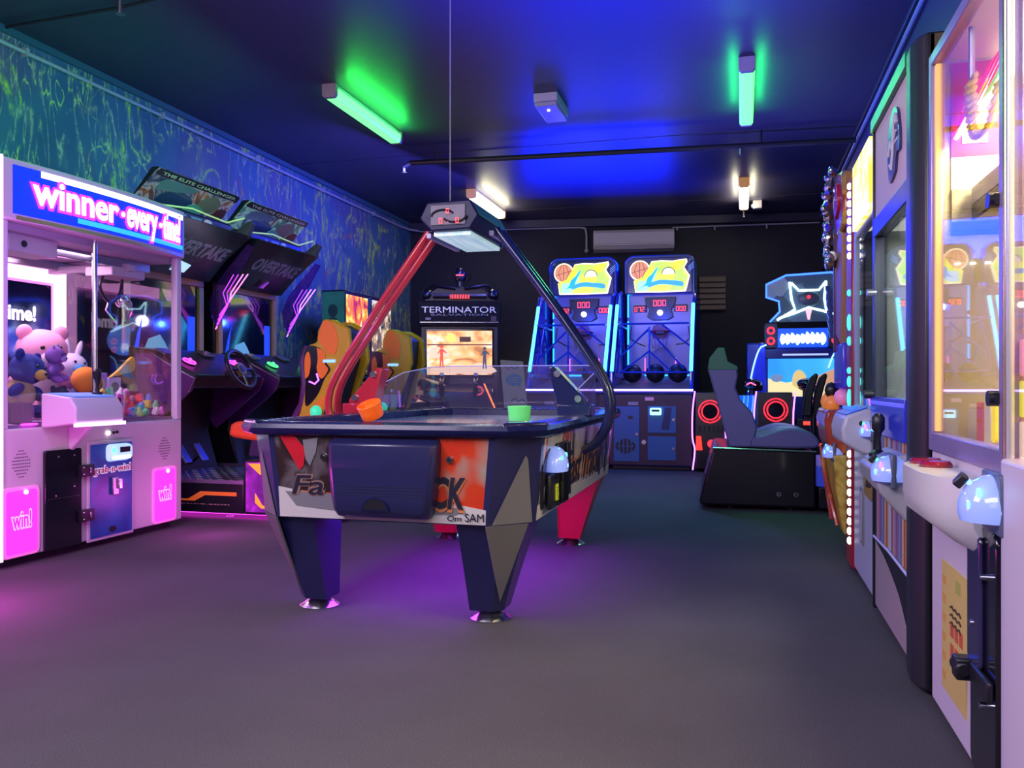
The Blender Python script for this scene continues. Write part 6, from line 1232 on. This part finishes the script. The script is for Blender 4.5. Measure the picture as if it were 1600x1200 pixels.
for k_ in range(3):
    b = MB(); a = R(120 * k_); b.tube([(-.02, .32, 1.38), (-.02 + .07 * math.cos(a), .32 + .07 * math.sin(a), 1.36), (-.02 + .08 * math.cos(a), .32 + .08 * math.sin(a), 1.30), (-.02 + .03 * math.cos(a), .32 + .03 * math.sin(a), 1.24)], .007, STEEL, 6); b.build('claw_finger', B_)
b = MB(); b.bb(-.40, .42, .3, .74, .84, .93, mat('pale_prize_boxes', (.45, .45, .5), .5)); b.build('prize_shelf', B_, .01)
b = MB(); st = [(.10, .10, .3), (.25, .25, .35), (.55, .5, .55), (.35, .08, .08), (.5, .05, .06), (.6, .28, .06), (.15, .1, .3), (.5, .45, .5), (.1, .15, .45), (.4, .3, .1), (.3, .2, .5), (.55, .5, .2)]
for i in range(24): b.bb(-.485 + i * .0327, -.485 + (i + 1) * .0327, -.01, .02, .335, .80, mat('stripe_%d' % (i * 5 % 12), st[i * 5 % 12], .5))
b.build('striped_panel', B_, smooth=False)
b = MB(); b.bb(-.485, .30, -.012, .02, .05, .335, mat('mottled_pinkgrey', (.34, .27, .30), .6)); lp = b.build('lower_panel', B_)
b = MB(); b.prism(sm2([(-.485, .335), (-.2, .30), (.1, .23), (.30, .14), (.30, .24), (.30, .335)], 4)[:], 'y', -.016, -.011, BLACK); b.tube([(-.485, -.018, .345), (-.1, -.018, .35), (.30, -.018, .34)], .006, mat('white_piping', (.5, .5, .6), .4), 6); b.build('black_arc_trim', lp)
b = MB(); b.add([(-.16, 0, .76), (.24, 0, .76), (.24, -.12, .70), (-.16, -.12, .70), (-.16, 0, .58), (.24, 0, .50), (.24, -.10, .62), (-.16, -.115, .65)], [(0, 1, 2, 3), (7, 6, 5, 4), (0, 4, 5, 1), (1, 5, 6, 2), (2, 6, 7, 3), (3, 7, 4, 0)], mat('console_grey', (.42, .42, .46), .35, .2)); lb = b.build('control_ledge', B_, .012)
b = MB(); b.box((.02, -.06, .734), (.34, .09, .006), mat('control_sheet', (.15, .16, .35), .3, emit=(.1, .12, .6), es=.3), (R(25.5), 0, 0)); b.build('control_face', lb)
b = MB(); b.lathe([(.035, 0), (.035, .012), (.012, .025), (.009, .07), (.013, .09), (.024, .105), (.024, .15), (.012, .165), (.002, .167)], (-.07, -.06, .725), BLACK, 14); b.build('joystick', lb)
dome(B_, .215, -.05, .70, .8, True)
b = MB(); b.cyl((-.46, -.012, 1.40), (-.46, -.05, 1.40), .016, STEEL); b.build('lock', B_); b = MB(); b.cyl((-.47, -.02, .96), (-.47, -.06, .96), .018, BLACK); b.build('lock', B_)
lamp('tall_claw_light', 'AREA', (.95, 3.45, 1.63), (.9, 1, .85), 24, .4, .6, aim=(.95, 3.45, 0))

# ---- C: white and blue claw cabinet with yellow sign
C_ = thing('small_claw_machine', 'white claw machine with a glowing yellow header between black and red machines', 'claw machine', (.57, 4.40, 0), -90)
b = MB(); b.bb(-.385, .395, .0, .80, .04, .78, mat('blue_white_laminate', (.46, .48, .62), .35)); b.build('cabinet', C_, .008)
b = MB(); b.bb(-.36, .37, .03, .76, 0, .04, BLACK); b.build('plinth', C_)
b = MB(); b.bb(-.30, .395, -.01, .8, 1.76, 2.11, mat('blue_white_laminate', (.46, .48, .62), .35)); hc = b.build('header', C_, .01)
b = MB(); b.bb(-.20, .385, -.03, -.01, 1.78, 2.10, art('yellow_sign_art', [(.3, (.9, .55, .02)), (.45, (1, .85, .05)), (.56, (1, .95, .5)), (.66, (.85, .7, .0)), (.75, (.5, .3, .02))], 7, 4, 1.5, emit=1.5)); b.build('yellow_sign', hc, smooth=False)
for x, y in ((-.365, .0), (.375, .0), (-.365, .76), (.375, .76)):
    b = MB(); b.bb(x - .02, x + .02, y, y + .04, .78, 1.80, mat('pale_blue_post', (.35, .45, .58), .35)); b.build('corner_post', C_)
b = MB(); b.bb(-.345, .355, .012, .016, .90, 1.80, CLEAR); b.build('front_window', C_, smooth=False)
b = MB(); b.bb(-.385, .395, .76, .80, .78, 1.8, mat('blue_grey_inner', (.22, .32, .38), .5)); b.bb(-.345, -.335, .05, .76, .78, 1.8, MT['blue_grey_inner']); b.bb(.34, .35, .05, .76, .78, 1.8, MT['blue_grey_inner']); b.build('inner_case', C_)
b = MB(); b.bb(-.345, .355, .0, .03, .78, .90, mat('prize_glint_band', (.2, .3, .45), .2, emit=(.2, .4, .8), es=.3)); b.build('sill', C_)
b = MB(); b.bb(-.3, .3, .2, .24, 1.66, 1.70, STEEL); b.bb(-.1, .02, .15, .32, 1.60, 1.66, BLACK); b.tube([(-.04, .2, 1.6), (-.04, .2, 1.5), (.0, .2, 1.44)], .012, BLACK); b.build('claw_carriage', C_)
for k_ in range(6):
    b = MB(); b.ball((-.27 + k_ * .10, .14 + .05 * (k_ % 2), .86), (.05, .045, .05), mat('pale_prize_%d' % (k_ % 3), ((.4, .5, .7), (.5, .55, .6), (.25, .35, .6))[k_ % 3], .5), 10); b.build('prize_ball', C_)
b = MB(); b.prism([(0, .68), (-.05, .69), (-.13, .74), (-.135, .80), (-.12, .86), (-.02, .895), (0, .895)], 'x', -.17, .30, mat('console_white', (.5, .5, .6), .35)); lc_ = b.build('control_ledge', C_, .014)
b = MB(); b.add([(-.15, -.115, .864), (.27, -.115, .864), (.27, -.02, .899), (-.15, -.02, .899), (-.15, -.115, .868), (.27, -.115, .868), (.27, -.02, .903), (-.15, -.02, .903)], [(0, 1, 2, 3), (7, 6, 5, 4), (0, 4, 5, 1), (1, 5, 6, 2), (2, 6, 7, 3), (3, 7, 4, 0)], mat('blue_control_sheet', (.03, .06, .4), .3, emit=(.05, .1, .9), es=.4)); b.build('control_face', lc_)
for x in (-.08, .03, .14):
    b = MB(); b.cyl((x, -.07, .885), (x, -.07, .90), .02, mat('blue_button', (.05, .15, .6), .2, emit=(.1, .3, 1), es=.6)); b.build('push_button', lc_)
dome(C_, .30, -.0, .80, .6, True)
b = MB(); b.bb(-.10, .0, -.008, 0, .22, .50, mat('recess_grey', (.20, .2, .26), .4)); b.bb(-.085, -.015, -.012, -.008, .24, .48, mat('recess_pale', (.42, .42, .52), .35)); b.build('prize_flap', C_, .003)
b = MB()
b.v = b.v; b.prism(sm2([(.06, .48), (.30, .48), (.32, .60), (.25, .66), (.05, .65), (.0, .56)], 3), 'y', -.006, 0, mat('gold_print', (.35, .22, .05), .4)); b.prism(sm2([(.1, .52), (.16, .60), (.2, .53), (.26, .60), (.28, .54)], 3), 'y', -.009, -.006, DKTXT); b.f = b.f; b.build('gold_emblem', C_)

# ---- D: red and gold machine with bulb strip
D_ = thing('red_gold_game', 'red and gold sculpted game with a column of white bulbs and silver topper', 'arcade machine', (.57, 5.55, 0), -90)
b = MB(); b.bb(-.70, .66, .12, .62, .03, 1.95, mat('dark_brown_case', (.05, .03, .03), .5)); b.build('cabinet', D_, .01)
b = MB(); b.bb(.50, .735, -.01, .30, .02, 2.12, mat('crimson_fin', (.32, .01, .03), .35, coat=.3)); fn = b.build('bulb_fin', D_, .012)
def bulb(x, z, m, w=.022, h=.022):
    b = MB(); b.ball((x, -.012, z), (w, .012, h), m, 12); b.build('bulb', fn)
for i in range(9): bulb(.66, 1.70 + i * .047, WHITELED, .024, .018)
for i in range(10): bulb(.66, .16 + i * .052, WHITELED, .024, .02)
for z, w, h in ((1.50, .018, .018), (1.34, .03, .045), (1.24, .02, .025), (1.08, .018, .018), (1.02, .022, .03), (.93, .03, .05)): bulb(.655, z, TEALLED, w, h)
b = MB(); b.prism([(.16, 1.3), (.42, 1.22), (.46, 1.86), (.30, 1.90), (.18, 1.82)], 'y', -.03, .14, mat('driftwood_panel', (.34, .17, .10), .5)); b.bb(.10, .16, -.04, .14, 1.2, 1.95, mat('plum_frame', (.12, .04, .10), .35)); b.build('wood_panel', D_, .01)
b = MB(); b.bb(.05, .48, -.03, .14, .98, 1.24, mat('violet_panel', (.04, .03, .32), .25, emit=(.04, .03, .8), es=.3, coat=.5)); b.build('blue_panel', D_, .01)
b = MB(); P = [(.02, 1.86), (.5, 1.90), (.52, 2.10), (.44, 2.22), (.10, 2.28), (-.02, 2.15)]; b.prism(P, 'y', -.03, .5, art('topper_paint', [(.3, (.02, .09, .03)), (.45, (.35, .02, .02)), (.55, (.6, .35, .04)), (.66, (.15, .10, .04)), (.75, (.02, .1, .05))], 2.5, 2, 1, rough=.25, coat=.5)); tp = b.build('topper', D_, .02)
random.seed(9)
b = MB(); y0 = -.09
path = smooth_path([(.10, -.04, 2.30), (-.02, -.05, 2.22), (.03, -.07, 2.10), (-.03, -.05, 2.0), (.07, -.07, 1.88), (.03, -.05, 1.80), (.14, -.06, 1.74), (.26, -.06, 1.76)], 6)
b.tube(path, [.022 + .012 * math.sin(i * 1.7) for i in range(len(path))], CHROME, 8)
for i in range(0, len(path), 3):
    p = path[i]; b.ball((p[0] + random.uniform(-.03, .03), p[1] - .01, p[2] + random.uniform(-.02, .02)), (.03, .022, .035), CHROME, 8, (random.random(), random.random(), 0))
b.build('silver_ornament', tp)
b = MB(); b.prism(sm2([(.22, 1.98), (.36, 2.02), (.36, 2.14), (.25, 2.18), (.19, 2.08)], 4), 'y', -.045, -.025, RED); b.build('red_inset', tp)
# sculpted body below
GOLD = art('embossed_gold', [(.3, (.30, .20, .03)), (.5, (.50, .36, .05)), (.7, (.62, .50, .12))], 14, 4, 1, rough=.32); REDS = art('sculpted_red', [(.3, (.30, .03, .02)), (.5, (.42, .06, .03)), (.62, (.55, .22, .05)), (.75, (.3, .03, .02))], 4, 3, 1.5, rough=.28, coat=.4)
b = MB()
b.loft([[(-.20, .12, z), (-.20 + dx, -d, z), (.42 - dx, -d, z), (.42, .12, z)] for z, d, dx in ((.86, .10, .02), (.80, .115, .02), (.68, .10, .04), (.60, .07, .06))], REDS); b.build('red_console', D_, .015)
b = MB(); b.loft([[(-.20 + e, .12, z), (-.18 + e, -d, z), (.40 - e, -d, z), (.42 - e, .12, z)] for z, d, e in ((.60, .07, 0), (.40, .05, .03), (.22, .02, .06), (.13, .0, .08))], GOLD); b.build('gold_panel', D_, .012)
b = MB(); b.tube(smooth_path([(-.10, -.09, .62), (-.02, -.075, .45), (.10, -.05, .30), (.16, -.02, .16)], 4), .014, REDS, 8); b.tube(smooth_path([(-.18, -.08, .62), (-.14, -.06, .4), (-.10, -.03, .16)], 4), .012, REDS, 8); b.build('scroll_moulding', D_)
dome(D_, .33, -.05, .62, .75, False)
b = MB(); b.ball((.06, -.06, .90), (.05, .05, .06), mat('amber_figure', (.6, .2, .05), .3, emit=(1, .3, .05), es=.3), 10); b.ball((.14, -.05, .89), (.045, .045, .05), mat('amber_figure', (.6, .2, .05), .3), 10); b.ball((.10, -.05, .97), (.04, .04, .05), BLACK, 10); b.build('figurine', D_)
b = MB(); b.lathe([(.002, 0), (.05, 0), (.03, .06), (.012, .12), (.008, .16), (.03, .17), (.002, .18)], (.0, .0, .90), mat('pale_cone', (.6, .65, .8), .3), 16); b.build('pale_cone', D_)
b = MB(); b.ball((.24, -.0, .93), (.05, .05, .05), mat('pink_toy_ball', (.7, .3, .5), .4, emit=(.9, .2, .6), es=.3), 12); b.build('pink_ball', D_)
b = MB(); b.bb(-.12, .0, -.02, .3, 1.62, 1.82, mat('pale_green_box', (.15, .3, .25), .4)); 
for i in range(6): b.box((-.16 + .03 * i, -.04, 1.60 - .055 * i), (.16, .03, .022), mat('blue_steel_slat', (.15, .2, .55), .25, .6), (0, R(22), 0))
b.build('side_ornament', D_)
b = MB(); b.bb(-.60, .4, .14, .6, 1.95, 2.0, BLACK); b.build('cabinet_top', D_)
